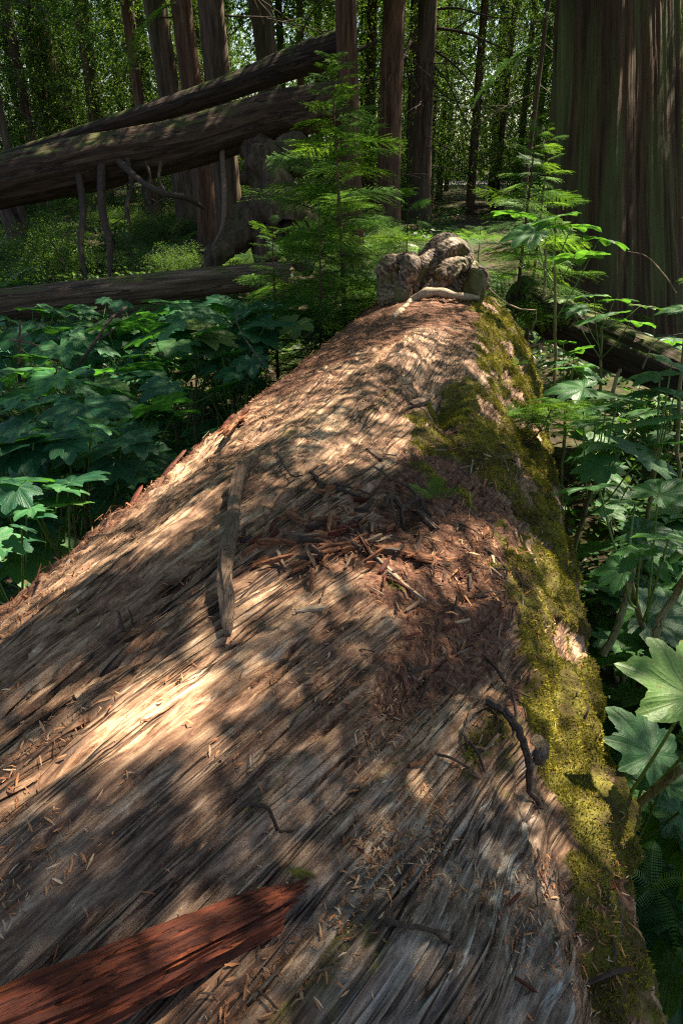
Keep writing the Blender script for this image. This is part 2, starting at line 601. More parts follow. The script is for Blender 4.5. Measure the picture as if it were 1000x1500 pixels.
M['burl'] = burl_material('burl_wood', .50)
M['mossburl'] = burl_material('mossy_burl_wood', .40)
M['knot'] = grain_material('burl_knot', [(0.30, (0.030, 0.018, 0.012)), (0.46, (0.12, 0.080, 0.056)), (0.58, (0.22, 0.165, 0.125)), (0.74, (0.40, 0.335, 0.275))], (2.2, 30, 1), 0.008, 0.6, 'UV', 0.55, (0.075, 0.07, 0.012))
M['club'] = leaf_material('broad_leaf', (0.009, 0.068, 0.030), (0.034, 0.135, 0.042), (0.11, 0.36, 0.03), (0.10, 0.17, 0.07), 0.52, 0.32, 0.35)
M['clubgreen'] = leaf_material('broad_leaf_green', (0.018, 0.080, 0.020), (0.060, 0.165, 0.042), (0.16, 0.42, 0.03), (0.12, 0.20, 0.08), 0.50, 0.35, 0.38)
M['hemlock'] = leaf_material('hemlock_needles', (0.030, 0.085, 0.010), (0.070, 0.165, 0.018), (0.15, 0.32, 0.02), None, 0.6, 0.12, 0.35)
M['fresh'] = leaf_material('fresh_hemlock_needles', (0.060, 0.15, 0.012), (0.13, 0.26, 0.022), (0.24, 0.44, 0.03), None, 0.6, 0.12, 0.42)
M['fern'] = leaf_material('fern_leaf', (0.030, 0.085, 0.012), (0.075, 0.16, 0.022), (0.17, 0.34, 0.03), None, 0.5, 0.3, 0.38)
M['cover'] = leaf_material('ground_leaves', (0.022, 0.062, 0.012), (0.055, 0.13, 0.022), (0.14, 0.28, 0.03), None, 0.5, 0.3, 0.38, 0.8)
M['far'] = leaf_material('distant_foliage', (0.016, 0.046, 0.008), (0.050, 0.104, 0.014), (0.14, 0.26, 0.018), None, 0.55, 0.25, 0.42, 0.35)
M['stem'] = grain_material('thorny_stem', [(0.3, (0.06, 0.055, 0.02)), (0.5, (0.13, 0.115, 0.04)), (0.7, (0.22, 0.19, 0.08))], (30, 30, 6), 0.004, 0.7)
M['petiole'] = grain_material('leaf_stalk', [(0.3, (0.07, 0.13, 0.02)), (0.7, (0.15, 0.22, 0.05))], (10, 10, 10), 0.001, 0.5)
M['twig'] = grain_material('dark_twig', [(0.3, (0.02, 0.013, 0.008)), (0.7, (0.08, 0.052, 0.033))], (20, 20, 20), 0.002, 0.85)
M['flake'] = speckle_material('needle_flakes', [(0.0, (0.030, 0.014, 0.009)), (0.35, (0.09, 0.040, 0.022)), (0.6, (0.25, 0.095, 0.038)), (0.82, (0.42, 0.20, 0.085)), (1.0, (0.46, 0.34, 0.21))])
M['mossblade'] = speckle_material('moss_blades', [(0.0, (0.070, 0.034, 0.013)), (0.3, (0.11, 0.076, 0.012)), (0.6, (0.20, 0.165, 0.014)), (1.0, (0.34, 0.28, 0.028))], 0.8, (0.22, 0.21, 0.02))


def ground_material():
    t = NT(new_mat('forest_soil'))
    a = t.noise(t.coord('Object', (5, 5, 5)), 1, 8, 0.65)
    col = t.ramp(a, [(0.3, (0.012, 0.008, 0.005)), (0.5, (0.042, 0.027, 0.016)), (0.7, (0.085, 0.055, 0.032))])
    b = t.noise(t.coord('Object', (0.35, 0.35, 0.35)), 1, 6, 0.6)
    col = t.mix(t.rng(b, 0.45, 0.6, 0, 0.7), col, (0.035, 0.055, 0.012))
    return t.out(col, 0.95, t.bump(a, 0.8, 0.05), 0.15)


M['ground'] = ground_material()
tt = NT(new_mat('pale_road'))
rn = tt.noise(tt.coord('Object', (3, 3, 3)), 1, 6, 0.6)
M['road'] = tt.out(tt.ramp(rn, [(0.3, (0.20, 0.17, 0.16)), (0.7, (0.36, 0.31, 0.30))]), 0.9, tt.bump(rn, 0.4, 0.01))

# ------------------------------------------------------------------ ground and road
def ground_z(x, y):
    x = np.asarray(x, float)
    y = np.asarray(y, float)
    return (fbm2(x * 0.5 + 7, y * 0.5, 3, 4) - 0.5) * 0.5 * sstep(0, 6, np.abs(y) + np.abs(x)) * (1 - 0.8 * sstep(35, 42, y)) - 0.02


gx = np.unique(np.concatenate([np.linspace(-9, 9, 121), np.linspace(-80, 80, 61), [-240, -150, 150, 240]]))
gy = np.unique(np.concatenate([np.linspace(-6, 16, 141), np.linspace(-40, 90, 66), [-150, 160, 300]]))
GX, GY = np.meshgrid(gx, gy)
GZ = ground_z(GX, GY)
nx, ny = len(gx), len(gy)
gi = np.arange(nx * ny).reshape(ny, nx)
GF = np.stack([gi[:-1, :-1], gi[:-1, 1:], gi[1:, 1:], gi[1:, :-1]], -1).reshape(-1, 4)
tag(link('ground', make_mesh('ground', np.stack([GX, GY, GZ], -1).reshape(-1, 3), GF, M['ground'], True)), kind='structure')
rx = np.linspace(-70, 70, 90)
V, F = [], []
for i, x in enumerate(rx):
    yc = 50 + 1.5 * math.sin(x * 0.06)
    for k, dy in enumerate((-2.4, -2.2, 2.2, 2.4)):
        V.append((x, yc + dy, 0.20 if k in (1, 2) else -0.3))
for i in range(len(rx) - 1):
    for k in range(3):
        F.append((i * 4 + k, i * 4 + k + 4, i * 4 + k + 5, i * 4 + k + 1))
tag(link('road', make_mesh('road', V, F, M['road'])), kind='structure')

# ------------------------------------------------------------------ the big fallen log
LX0, LZ0, LYAW, LPIT, LR0, LK = -.55, .8086, .2048, -.036, 1.0, .0148
LD = np.array([math.sin(LYAW) * math.cos(LPIT), math.cos(LYAW) * math.cos(LPIT), math.sin(LPIT)])
LA = np.array([math.cos(LYAW), -math.sin(LYAW), 0])
LB = np.cross(LA, LD)
LO = np.array([LX0, 0, LZ0])


def log_hit(px, py):
    """(s, theta) where the pixel's ray meets the plain log"""
    v = at(px, py, 1.0) - CAM
    t = np.linspace(.3, 13, 8000)
    p = CAM - LO + t[:, None] * v
    s, A, B = p @ LD, p @ LA, p @ LB
    m = np.hypot(A, B) - (LR0 - LK * s)
    i = int(np.argmax(m < 0))
    if m[i] >= 0:
        i = int(np.argmin(m))
    return s[i], math.atan2(A[i], B[i])


# grid, finer near the camera
sg = [-0.6]
while sg[-1] < 7.0:
    d = abs(sg[-1] - 0.45) + 0.75
    sg.append(sg[-1] + (0.0049 * d if sg[-1] > 0.3 else 0.02))
sg = np.array(sg)
# columns of the grid follow the fibres, which spiral round the log
tg = np.concatenate([np.linspace(-2.2, -1.15, 40)[:-1], np.linspace(-1.15, -0.75, 90)[:-1], np.linspace(-0.75, 1.30, 740)[:-1], np.linspace(1.30, 1.75, 80)[:-1], np.linspace(1.75, 2.6, 40)])
S, TG = np.meshgrid(sg, tg, indexing='ij')
TH = TG.copy()
NST = 36
S_ = np.full_like(S, 0.7)
for k_ in range(NST):
    h_ = (S - 0.7) / NST
    wv = 0.31 * (1 - sstep(1.2, 3.2, S_)) + 0.09
    TH = TH + h_ * wv * (0.35 + 0.65 * sstep(-0.7, 0.35, TH))
    S_ = S_ + h_
GU, GV = S, TG * 1.0                                   # grain coordinates in metres


def log_base(S, TH):
    R = LR0 - LK * S
    R = R * (1 - 0.015 * sstep(3.2, 5, S) * sstep(0.2, -0.4, TH))
    return LO + S[..., None] * LD + R[..., None] * (np.sin(TH)[..., None] * LA + np.cos(TH)[..., None] * LB)


P0 = log_base(S, TH)
PX, PY, PF = proj(P0)
wx = (fbm2(S * 6, TH * 6, 91, 4) - 0.5) * 90 / np.clip(PF, 1, 9) ** 0.7 * 1.3
wy = (fbm2(S * 6, TH * 6, 97, 4) - 0.5) * 90 / np.clip(PF, 1, 9) ** 0.7 * 1.3
QX, QY = PX + wx, PY + wy


def region(poly, soft):
    return sstep(-soft, soft, poly_sd(poly, QX, QY))


def spot(px, py, rx_, ry_, rot=0.0):
    c, s_ = math.cos(math.radians(rot)), math.sin(math.radians(rot))
    dx, dy = PX - px, PY - py
    return np.exp(-(((dx * c + dy * s_) / rx_) ** 2 + ((-dx * s_ + dy * c) / ry_) ** 2))


front = (PF > 0.2)
moss = region([(690, 425), (900, 430), (900, 1100), (1100, 1500), (1100, 1700), (850, 1600), (835, 1400), (800, 1250), (760, 1240), (735, 1150), (680, 1190), (645, 1140), (670, 1075), (720, 1045), (765, 990),
        (620, 590), (690, 560), (690, 480)], 34)
moss = np.maximum(moss, 0.8 * region([(590, 600), (650, 590), (660, 660), (640, 720), (600, 680)], 14))
moss = np.maximum(moss, 0.75 * sstep(1.15, 1.45, TH))
moss *= 1 - 0.75 * region([(600, 880), (730, 830), (760, 905), (700, 960), (640, 1010)], 20)       # chips cover it
moss *= 1 - 0.9 * spot(772, 1108, 16, 22)
brown = region([(845, 1190), (895, 1230), (940, 1500), (860, 1500), (835, 1330)], 16)
moss *= 1 - 0.45 * brown
moss *= 1 - 0.8 * spot(810, 1370, 20, 90, 0)
moss *= 1 - 0.75 * spot(700, 1170, 14, 60, 20)
patchy = fbm2(S * 5 + 3, TH * 5, 41, 4)
moss *= 0.32 + 0.88 * sstep(0.37, 0.56, patchy) + .3 * spot(700, 1090, 60, 70)
moss = np.maximum(moss, 0.65 * spot(440, 1285, 40, 12, 20))
moss = np.maximum(moss, 0.7 * spot(575, 865, 26, 10, 20))
moss = np.maximum(moss, 0.42 * sstep(0.80, 0.88, vnoise2(GU * 2, GV * 26, 5)) * (TH > -0.3))
moss = np.where(front, moss, 0.5)
litter = region([(540, 760), (600, 640), (700, 600), (760, 780), (770, 900), (700, 1000), (620, 1060), (520, 1010), (560, 930), (500, 860)], 40) * 0.75
litter = np.maximum(litter, 0.95 * region([(590, 900), (740, 830), (770, 900), (680, 900), (600, 1070), (540, 1040)], 25))
litter = np.maximum(litter, 0.8 * region([(470, 480), (560, 430), (700, 430), (720, 520), (640, 490), (520, 520), (390, 600), (300, 650), (330, 590)], 18))
litter = np.maximum(litter, 0.75 * spot(480, 800, 90, 50))
litter = np.maximum(litter, 0.85 * sstep(-0.50, -0.62, TH + 0.08 * (vnoise2(S * 4, TH * 2, 8) - 0.5)))
litter = np.maximum(litter, 0.6 * brown)
litter = np.maximum(litter, 0.6 * spot(560, 1000, 70, 50))
groove = vnoise2(GU * 1.1 + 3, GV * 11, 23)
litter = np.maximum(litter, 0.55 * sstep(0.74, 0.88, groove) * sstep(0.4, 0.6, fbm2(S * 2.2, TH * 3, 27, 3)))
litter = np.where(front, litter, 0.4)
red = 0.9 * spot(250, 910, 110, 60, -25) + 0.7 * spot(470, 790, 110, 60) + 0.8 * sstep(2.3, 3.2, S) * 0.6 + 0.7 * spot(130, 1290, 180, 60, -35) + 0.35
red = np.clip(red, 0, 1)
grey = region([(420, 1500), (430, 1310), (560, 1250), (640, 1180), (760, 1180), (830, 1330), (850, 1600), (420, 1600)], 40) * 0.85
grey = np.maximum(grey, 0.45 * region([(-200, 1300), (300, 1120), (520, 1080), (560, 1230), (430, 1330), (-200, 1650)], 60))
grey = np.maximum(grey, 0.8 * spot(700, 920, 40, 60))
pale = np.clip(1.1 * region([(560, 1500), (640, 1230), (720, 1160), (770, 1200), (790, 1320), (830, 1500)], 20) + spot(772, 1108, 18, 25) + spot(700, 1165, 16, 70, 20) + spot(815, 1370, 25, 90) + spot(600, 1110, 70, 30, -50) * .6 + 0.06, 0, 1)

# relief
D = np.zeros_like(S)
D += 0.030 * (fbm2(GU * 0.8, GV * 4.5, 11, 3) - 0.5)
r1 = 1 - np.abs(2 * fbm2(GU * 0.9, GV * 17, 12, 3) - 1)
D += 0.007 * (r1 - 0.6)
r2 = 1 - np.abs(2 * fbm2(GU * 1.6, GV * 60, 13, 3, 0.6) - 1)
D += 0.0024 * (r2 - 0.6) + 0.005 * (fbm2(GU * 7, GV * 40, 15, 4, .6) - .5)
# splintered plates: stepped layers
st = fbm2(GU * 1.2, GV * 13, 14, 4, 0.5) * 9
D += 0.0050 * (np.floor(st) + sstep(0.72, 1.0, st - np.floor(st)) - 4.5)
# cracks along the grain
for sc_u, sc_v, seed, dep, wd in ((0.3, 6.0, 21, 0.015, 0.008), (0.45, 11, 25, 0.014, 0.011), (0.7, 19, 22, 0.016, 0.017), (1.2, 34, 24, 0.010, 0.028), (1.8, 52, 26, 0.006, 0.035)):
    c_ = np.abs(fbm2(GU * sc_u, GV * sc_v, seed, 4, 0.45) - 0.5)
    gate = sstep(0.44, 0.58, fbm2(GU * 1.7 + seed, GV * 3, seed + 50, 3))
    side_ = fbm2(GU * sc_u, GV * sc_v, seed, 4, 0.45) - 0.5
    D -= dep * np.exp(-(c_ / wd) ** 2) * gate
    D -= dep * 0.22 * gate * np.exp(-np.clip(side_, 0, None) / (wd * 4)) * (side_ > 0)       # one lip lower than the other
# cross checks
cc = np.abs(fbm2(GU * 16, GV * 4, 33, 3) - 0.5)
D -= 0.0015 * np.exp(-(cc / 0.03) ** 2) * sstep(0.5, 0.65, fbm2(GU * 4, GV * 12, 34, 2))
hard = 1 - 0.8 * np.clip(np.maximum(moss, litter), 0, 1)
D *= hard
soft = fbm2(S * 14, TH * 14, 51, 4, 0.55) - 0.5
lump = fbm2(S * 4.2, TH * 4.2, 52, 3) - 0.5
rightside = sstep(0.45, 0.85, TH)
D += np.clip(moss, 0, 1) * (0.020 + 0.035 * soft + 0.09 * lump * rightside)
D += litter * (0.010 + 0.03 * soft)
# folds down the mossy flank
fold = 1 - np.abs(2 * fbm2(S * 0.9 + 4, TH * 6 + 0.8 * S, 61, 3) - 1)
D += rightside * 0.075 * (fold - 0.62)
# shapes seen in the photograph
D -= 0.12 * spot(655, 592, 22, 26) + 0.05 * spot(625, 560, 40, 14, 20)
D += 0.05 * spot(600, 520, 70, 30, -30) + 0.05 * spot(690, 520, 30, 60)
D += 0.06 * spot(600, 1420, 120, 150, 30) - 0.03 * spot(420, 1350, 40, 80, 30)
D += 0.045 * spot(720, 1060, 60, 35, 20) + 0.04 * spot(772, 1108, 18, 22)
D -= 0.035 * spot(600, 1020, 60, 30, -20)
D += 0.04 * spot(700, 905, 40, 14, 0)
D -= 0.05 * spot(600, 755, 18, 22)
D += 0.05 * spot(880, 1190, 30, 60)
rag = sstep(-0.42, -0.62, TH)
D += rag * 0.06 * (fbm2(S * 9, TH * 9, 71, 4, 0.6) - 0.5)
lift = 0.035 * spot(800, 1420, 26, 160, -6)
D += lift
endt = sstep(6.9, 6.2, S)
R = (LR0 - LK * S) * (1 - 0.015 * sstep(3.2, 5, S) * sstep(0.2, -0.4, TH)) + D
LOGV = LO + S[..., None] * LD + R[..., None] * (np.sin(TH)[..., None] * LA + np.cos(TH)[..., None] * LB)
ns, nt = S.shape
li = np.arange(ns * nt).reshape(ns, nt)
LF = np.stack([li[:-1, :-1], li[:-1, 1:], li[1:, 1:], li[1:, :-1]], -1).reshape(-1, 4)
# closed underneath and at the ends
V = LOGV.reshape(-1, 3)
extraV, extraF = [], []
und = []
nb = 14
for i in range(0, ns):
    und.append(i)
bt = np.linspace(0, 1, nb)[1:-1]
BT = TH[:, -1:] * (1 - bt) + (TH[:, :1] + 2 * math.pi) * bt
UV_ = np.stack([S.ravel(), GV.ravel()], -1)
base_n = len(V)
UB = LO + sg[:, None, None] * LD + (LR0 - LK * sg)[:, None, None] * (np.sin(BT)[..., None] * LA + np.cos(BT)[..., None] * LB)
V = np.vstack([V, UB.reshape(-1, 3)])
UV_ = np.vstack([UV_, np.stack([np.repeat(sg[:, None], len(bt), 1), BT], -1).reshape(-1, 2)])
ub = base_n + np.arange(ns * len(bt)).reshape(ns, -1)
full = np.hstack([li[:, -1:], ub, li[:, :1]])
LF2 = np.stack([full[:-1, :-1], full[:-1, 1:], full[1:, 1:], full[1:, :-1]], -1).reshape(-1, 4)
caps = []
for r_, row in ((0, 0), (1, ns - 1)):
    ringi = np.concatenate([li[row], ub[row]])
    V = np.vstack([V, [LO + sg[row] * LD]])
    UV_ = np.vstack([UV_, [[sg[row], 0]]])
    ci = len(V) - 1
    for a_, b_ in zip(ringi, np.roll(ringi, -1)):
        caps.append((a_, b_, ci) if r_ else (b_, a_, ci))


def pad(a):
    return np.concatenate([a.ravel(), np.full(len(V) - a.size, 0.4)])


big_log = thing('fallen_log', 'huge weathered fallen log with mossy right flank running away from the camera', 'log', tuple(LO))
me = make_mesh('log_body', V - LO, [np.vstack([LF, LF2]), np.array(caps)], M['log'], True,
               {'moss': pad(moss), 'litter': pad(litter), 'red': pad(red), 'grey': pad(grey), 'pale': pad(pale)}, UV_)
link('log_body', me, big_log)
# surface normals and areas for scattering
du = np.gradient(LOGV, axis=0)
dv = np.gradient(LOGV, axis=1)
NRM = np.cross(dv, du)
AREA = np.linalg.norm(NRM, axis=-1)
NRM = unit(NRM)
if (NRM[ns // 2, nt // 2] @ (LOGV[ns // 2, nt // 2] - LO)) < 0:
    NRM = -NRM
VIS = (PF > 0.3) & (PX > -60) & (PX < 1060) & (PY < 1560) & (S < 6.8)


def surf(px, py, lift_=0.0):
    """point and normal on the finished log surface under a photograph pixel"""
    s, th = log_hit(px, py)
    i = int(np.clip(np.searchsorted(sg, s), 0, ns - 1))
    j = int(np.clip(np.searchsorted(TH[int(np.clip(np.searchsorted(sg, s), 0, ns - 1))], th), 0, nt - 1))
    n = unit(P0[i, j] - (LO + sg[i] * LD))
    p = LOGV[i, j]
    v = CAM - p
    return p + v * (lift_ / max(.25 * np.linalg.norm(v), v @ n)), n


rg = np.random.default_rng(5)


def scatter(weight, n):
    wgt = (weight * AREA * VIS).ravel()
    idx = rg.choice(wgt.size, n, p=wgt / wgt.sum())
    j1 = rg.random((n, 1)) - 0.5
    j2 = rg.random((n, 1)) - 0.5
    p = LOGV.reshape(-1, 3)[idx] + du.reshape(-1, 3)[idx] * j1 + dv.reshape(-1, 3)[idx] * j2
    return p, NRM.reshape(-1, 3)[idx], idx


#@@MOSS@@
# moss tufts: soft blades growing on the flank (part of the log, uncountable)
mw = sstep(0.46, 0.75, moss) * (0.25 + sstep(0.40, 0.60, fbm2(S * 11, TH * 11, 77, 3))) / np.clip(PF, 1.0, 7) ** 1.1
nb_ = 180000
p, n, idx = scatter(mw, nb_)
dist = PF.ravel()[idx]
d1 = unit(n + rg.normal(0, 0.55, (nb_, 3)) + np.array([0, 0, 0.15]))
side = unit(np.cross(d1, rg.normal(size=(nb_, 3))))
ln = (0.004 + 0.007 * rg.random(nb_)) * (0.8 + 0.22 * dist)
wd_ = (0.0011 + 0.0011 * rg.random(nb_)) * (0.7 + 0.5 * dist)
p = p - n * 0.002
Vb = np.stack([p - side * wd_[:, None], p + side * wd_[:, None], p + d1 * ln[:, None]], 1).reshape(-1, 3)
Fb = np.arange(nb_ * 3).reshape(-1, 3)
tint = np.clip(-0.10 + 1.6 * fbm2(S * 6, TH * 6, 83, 4).ravel()[idx] + rg.normal(0, 0.16, nb_), 0, 1)
o = link('moss', make_mesh('moss', Vb - LO, Fb, M['mossblade'], False, {'tint': np.repeat(tint, 3)}), big_log)
tag(o, kind='stuff')

# needle flakes and crumbs of bark lying on the log (uncountable)
def flakes(weight, n, lmin, lmax, tint_mu, wr=(0.09, 0.22)):
    p, nr, idx = scatter(weight, n)
    dist = PF.ravel()[idx]
    dirn = rg.normal(size=(n, 3)) + 0.9 * LD * rg.choice([-1, 1], (n, 1))
    dirn = unit(dirn - nr * np.sum(dirn * nr, 1, keepdims=True) + nr * rg.normal(0, 0.22, (n, 1)))
    sd = np.cross(nr, dirn)
    ln = (lmin + (lmax - lmin) * rg.random(n) ** 2.2) * 0.5
    wd = ln * (wr[0] + (wr[1] - wr[0]) * rg.random(n))
    p = p + nr * (0.0025 + 0.004 * rg.random((n, 1)))
    bend = nr * (ln * rg.normal(0.15, 0.25, n))[:, None]
    a0 = p - dirn * ln[:, None]
    a1 = p + bend
    a2 = p + dirn * ln[:, None] * (0.9 + 0.2 * rg.random((n, 1)))
    s_ = sd * wd[:, None]
    Vx = np.stack([a0 - s_ * .4, a0 + s_ * .4, a1 + s_, a1 - s_, a2 + s_ * .3, a2 - s_ * .3], 1).reshape(-1, 3)
    b = (np.arange(n) * 6)[:, None]
    Fx = np.stack([b + [0, 1, 2, 3], b + [3, 2, 4, 5]], 1).reshape(-1, 4)
    t_ = np.clip(tint_mu + rg.normal(0, 0.2, n), 0, 1)
    return Vx, Fx, np.repeat(t_, 6)


clus = sstep(0.50, 0.70, fbm2(S * 3.5, GV * 7, 87, 4))
near = 1 / np.clip(PF, 0.9, 7) ** 0.8
fw = (0.04 + 1.1 * clus ** 1.3 + 1.6 * spot(470, 1110, 110, 120, -50) * sstep(.42, .6, fbm2(S * 9, GV * 9, 88, 3)) + 2.5 * sstep(0.7, 0.9, groove) * clus) * near * (TH < 1.1) * (1 - 0.6 * np.clip(moss, 0, 1))
va, fa, ta = flakes(fw, 24000, 0.005, 0.020, 0.70, (0.12, 0.26))
vb, fb, tb = flakes(np.clip(litter, 0, 1) ** 1.5 * near, 20000, 0.006, 0.045, 0.34, (0.06, 0.16))
vc, fc, tc_ = flakes(np.clip(litter, 0, 1) ** 2 * near * (TH < 1.0), 2600, 0.02, 0.085, 0.55, (0.06, 0.14))
VV = np.vstack([va, vb, vc])
FF = np.vstack([fa, fb + len(va), fc + len(va) + len(vb)])
tag(link('bark_litter', make_mesh('bark_litter', VV, FF, M['flake'], False, {'tint': np.concatenate([ta, tb, tc_])})),
    'rust coloured needles and bark crumbs strewn over the big log', 'litter', None, 'stuff')
# ------------------------------------------------------------------ burl and roots at the far end of the log (parts of it)
def blob(c, r, seed, axes=((1, 0, 0), (0, 1, 0), (0, 0, 1)), nu=56, nv=36, amp=0.16, swirl=3.0):
    u = np.linspace(0, 2 * math.pi, nu, endpoint=False)
    v = np.linspace(0, math.pi, nv)
    U, W = np.meshgrid(u, v)
    d = np.stack([np.cos(U) * np.sin(W), np.sin(U) * np.sin(W), np.cos(W)], -1)
    n1 = fbm3(d[..., 0] * 1.7 + seed, d[..., 1] * 1.7, d[..., 2] * 1.7, seed, 3) - 0.5
    ang = np.arctan2(d[..., 2], d[..., 0]) * swirl + 7 * d[..., 1] + 6 * n1
    rr = 1 + amp * 2 * n1 + 0.035 * np.sin(ang * 1.0) + 0.02 * np.sin(ang * 3.1 + 2)
    q = d * rr[..., None] * np.array(r)
    q = q[..., :1] * np.array(axes[0]) + q[..., 1:2] * np.array(axes[1]) + q[..., 2:] * np.array(axes[2])
    V = (np.asarray(c) + q).reshape(-1, 3)
    i = np.arange(nu * nv).reshape(nv, nu)
    j = np.roll(i, -1, 1)
    F = np.stack([i[:-1], i[1:], j[1:], j[:-1]], -1).reshape(-1, 4)
    uv = np.stack([np.cos(ang * .5) * 0.4 + d[..., 1] * 0.3, (ang * 0.04 + n1 * 0.3)], -1).reshape(-1, 2)
    return V, F, uv


def blobs_mesh(name, specs, mat):
    Vs, Fs, n = [], [], 0
    for sp in specs:
        V, F, U = blob(*sp)
        Vs.append(V), Fs.append(F + n)
        n += len(V)
    return make_mesh(name, np.vstack(Vs) - LO, np.vstack(Fs), mat, True)


def fuse(o, vox=.0085, it=3):
    m_ = o.modifiers.new('fuse', 'REMESH')
    m_.mode = 'VOXEL'
    m_.voxel_size = vox
    m_.use_smooth_shade = True
    s_ = o.modifiers.new('soften', 'SMOOTH')
    s_.iterations = it + 2
    s_.factor = .5
    tx = bpy.data.textures.new('gnarl', 'CLOUDS')
    tx.noise_scale = .06
    tx.noise_depth = 3
    d_ = o.modifiers.new('gnarl', 'DISPLACE')
    d_.texture = tx
    d_.strength = .011
    d_.mid_level = .5
    return o


def bp(px, py, f=5.75):
    return at(px, py, f)


k_ = 5.75 / FPX


def gnarl_mesh(name, limbs, mat, extra=()):
    Vs, Fs, n = [], [], 0
    for q_, (pts, radii, f_) in enumerate(limbs):
        P = smooth_path([bp(x, y, f_ + .03 * math.sin(i_ * 1.7 + q_)) for i_, (x, y) in enumerate(pts)], 40)
        t_ = np.linspace(0, 1, 40)
        rr_ = np.interp(t_, np.linspace(0, 1, len(radii)), radii) * k_
        V, F = tube_geo(P, rr_, 40)
        th = np.arange(40) * 2 * math.pi / 40
        rip = 1 + .10 * np.cos(5 * th[None] + 5 * t_[:, None] + q_) + .05 * np.cos(11 * th[None] - 7 * t_[:, None])
        rip *= 1 + .10 * np.sin(t_ * 14 + q_)[:, None]
        cap = np.sqrt(np.clip(1 - (np.clip(np.abs(t_ - .5) - .40, 0, .1) / .102) ** 2, .02, 1))
        V = (P[:, None] + (V.reshape(40, 40, 3) - P[:, None]) * (rip * cap[:, None])[..., None]).reshape(-1, 3)
        V = np.vstack([V, P[:1], P[-1:]])
        c3 = [[(a_ + 1) % 40, a_, 1600] for a_ in range(40)] + [[1560 + a_, 1560 + (a_ + 1) % 40, 1601] for a_ in range(40)]
        Fs.append(np.vstack([np.stack([F[:, 0], F[:, 1], F[:, 2]], -1), np.stack([F[:, 0], F[:, 2], F[:, 3]], -1), np.array(c3)]) + n)
        Vs.append(V)
        n += len(V)
    return make_mesh(name, np.vstack(Vs) - LO, np.vstack(Fs), mat, True)


fuse(link('burl', gnarl_mesh('burl', [
    ([(574, 450), (566, 420), (565, 395), (574, 384), (588, 388)], [15, 15, 14, 13, 8], 5.72),
    ([(588, 450), (590, 420), (600, 396), (596, 382), (582, 384), (578, 396)], [13, 13, 14, 13, 10, 6], 5.66),
    ([(580, 452), (582, 420), (584, 400)], [16, 13, 9], 5.74)], M['burl']), big_log), .006, 2)
fuse(link('burl', gnarl_mesh('burl', [
    ([(600, 452), (618, 420), (636, 392), (652, 368), (670, 362), (684, 374), (680, 392)], [12, 14, 16, 13, 12, 11, 7], 5.85),
    ([(618, 446), (640, 418), (658, 396), (672, 386), (682, 398)], [13, 15, 14, 11, 7], 5.78),
    ([(598, 432), (612, 402), (620, 384), (632, 374), (644, 380)], [9, 10, 10, 9, 5], 5.80),
    ([(612, 378), (630, 364), (648, 352), (664, 354), (674, 364)], [6, 9, 11, 10, 5], 5.95),
    ([(634, 448), (662, 422), (694, 410), (704, 430)], [14, 20, 20, 14], 5.95),
    ([(640, 405), (652, 400), (664, 408)], [8, 10, 6], 5.70),
    ([(660, 440), (650, 410), (655, 380)], [24, 24, 14], 6.0)], M['burl']), big_log), .006, 2)
o = link('burl', blobs_mesh('burl', [(bp(694, 422, 5.85), (17 * k_, 24 * k_, 28 * k_), 43), (bp(688, 400, 5.95), (14 * k_, 20 * k_, 20 * k_), 47)], M['mossburl']), big_log)
o['label'] = 'moss covered burl lump'
fuse(o)
P = smooth_path([surf(574, 468, 0.0)[0], bp(600, 446, 5.55), bp(618, 431, 5.5), bp(640, 427, 5.5), bp(668, 433, 5.55), bp(700, 436, 5.7)], 40)
mb = MB()
mb.tube(P, np.interp(np.linspace(0, 1, 40), [0, .2, .5, .8, 1], [.018, .036, .034, .028, .02]) * (1 + 0.15 * np.sin(np.linspace(0, 30, 40))), 10)
mb.V = [v - LO for v in mb.V]
V_ = np.concatenate(mb.V)
o = link('root', make_mesh('root', V_, [np.concatenate(mb.F4), np.concatenate(mb.F3)], M['palestick'], True), big_log)
# knot
kp, kn = surf(772, 1108, 0.0)
V, F, U = blob(kp - LO, (0.022, 0.032, 0.030), 61)
link('knot', make_mesh('knot', V, F, M['knot'], True, None, U), big_log)

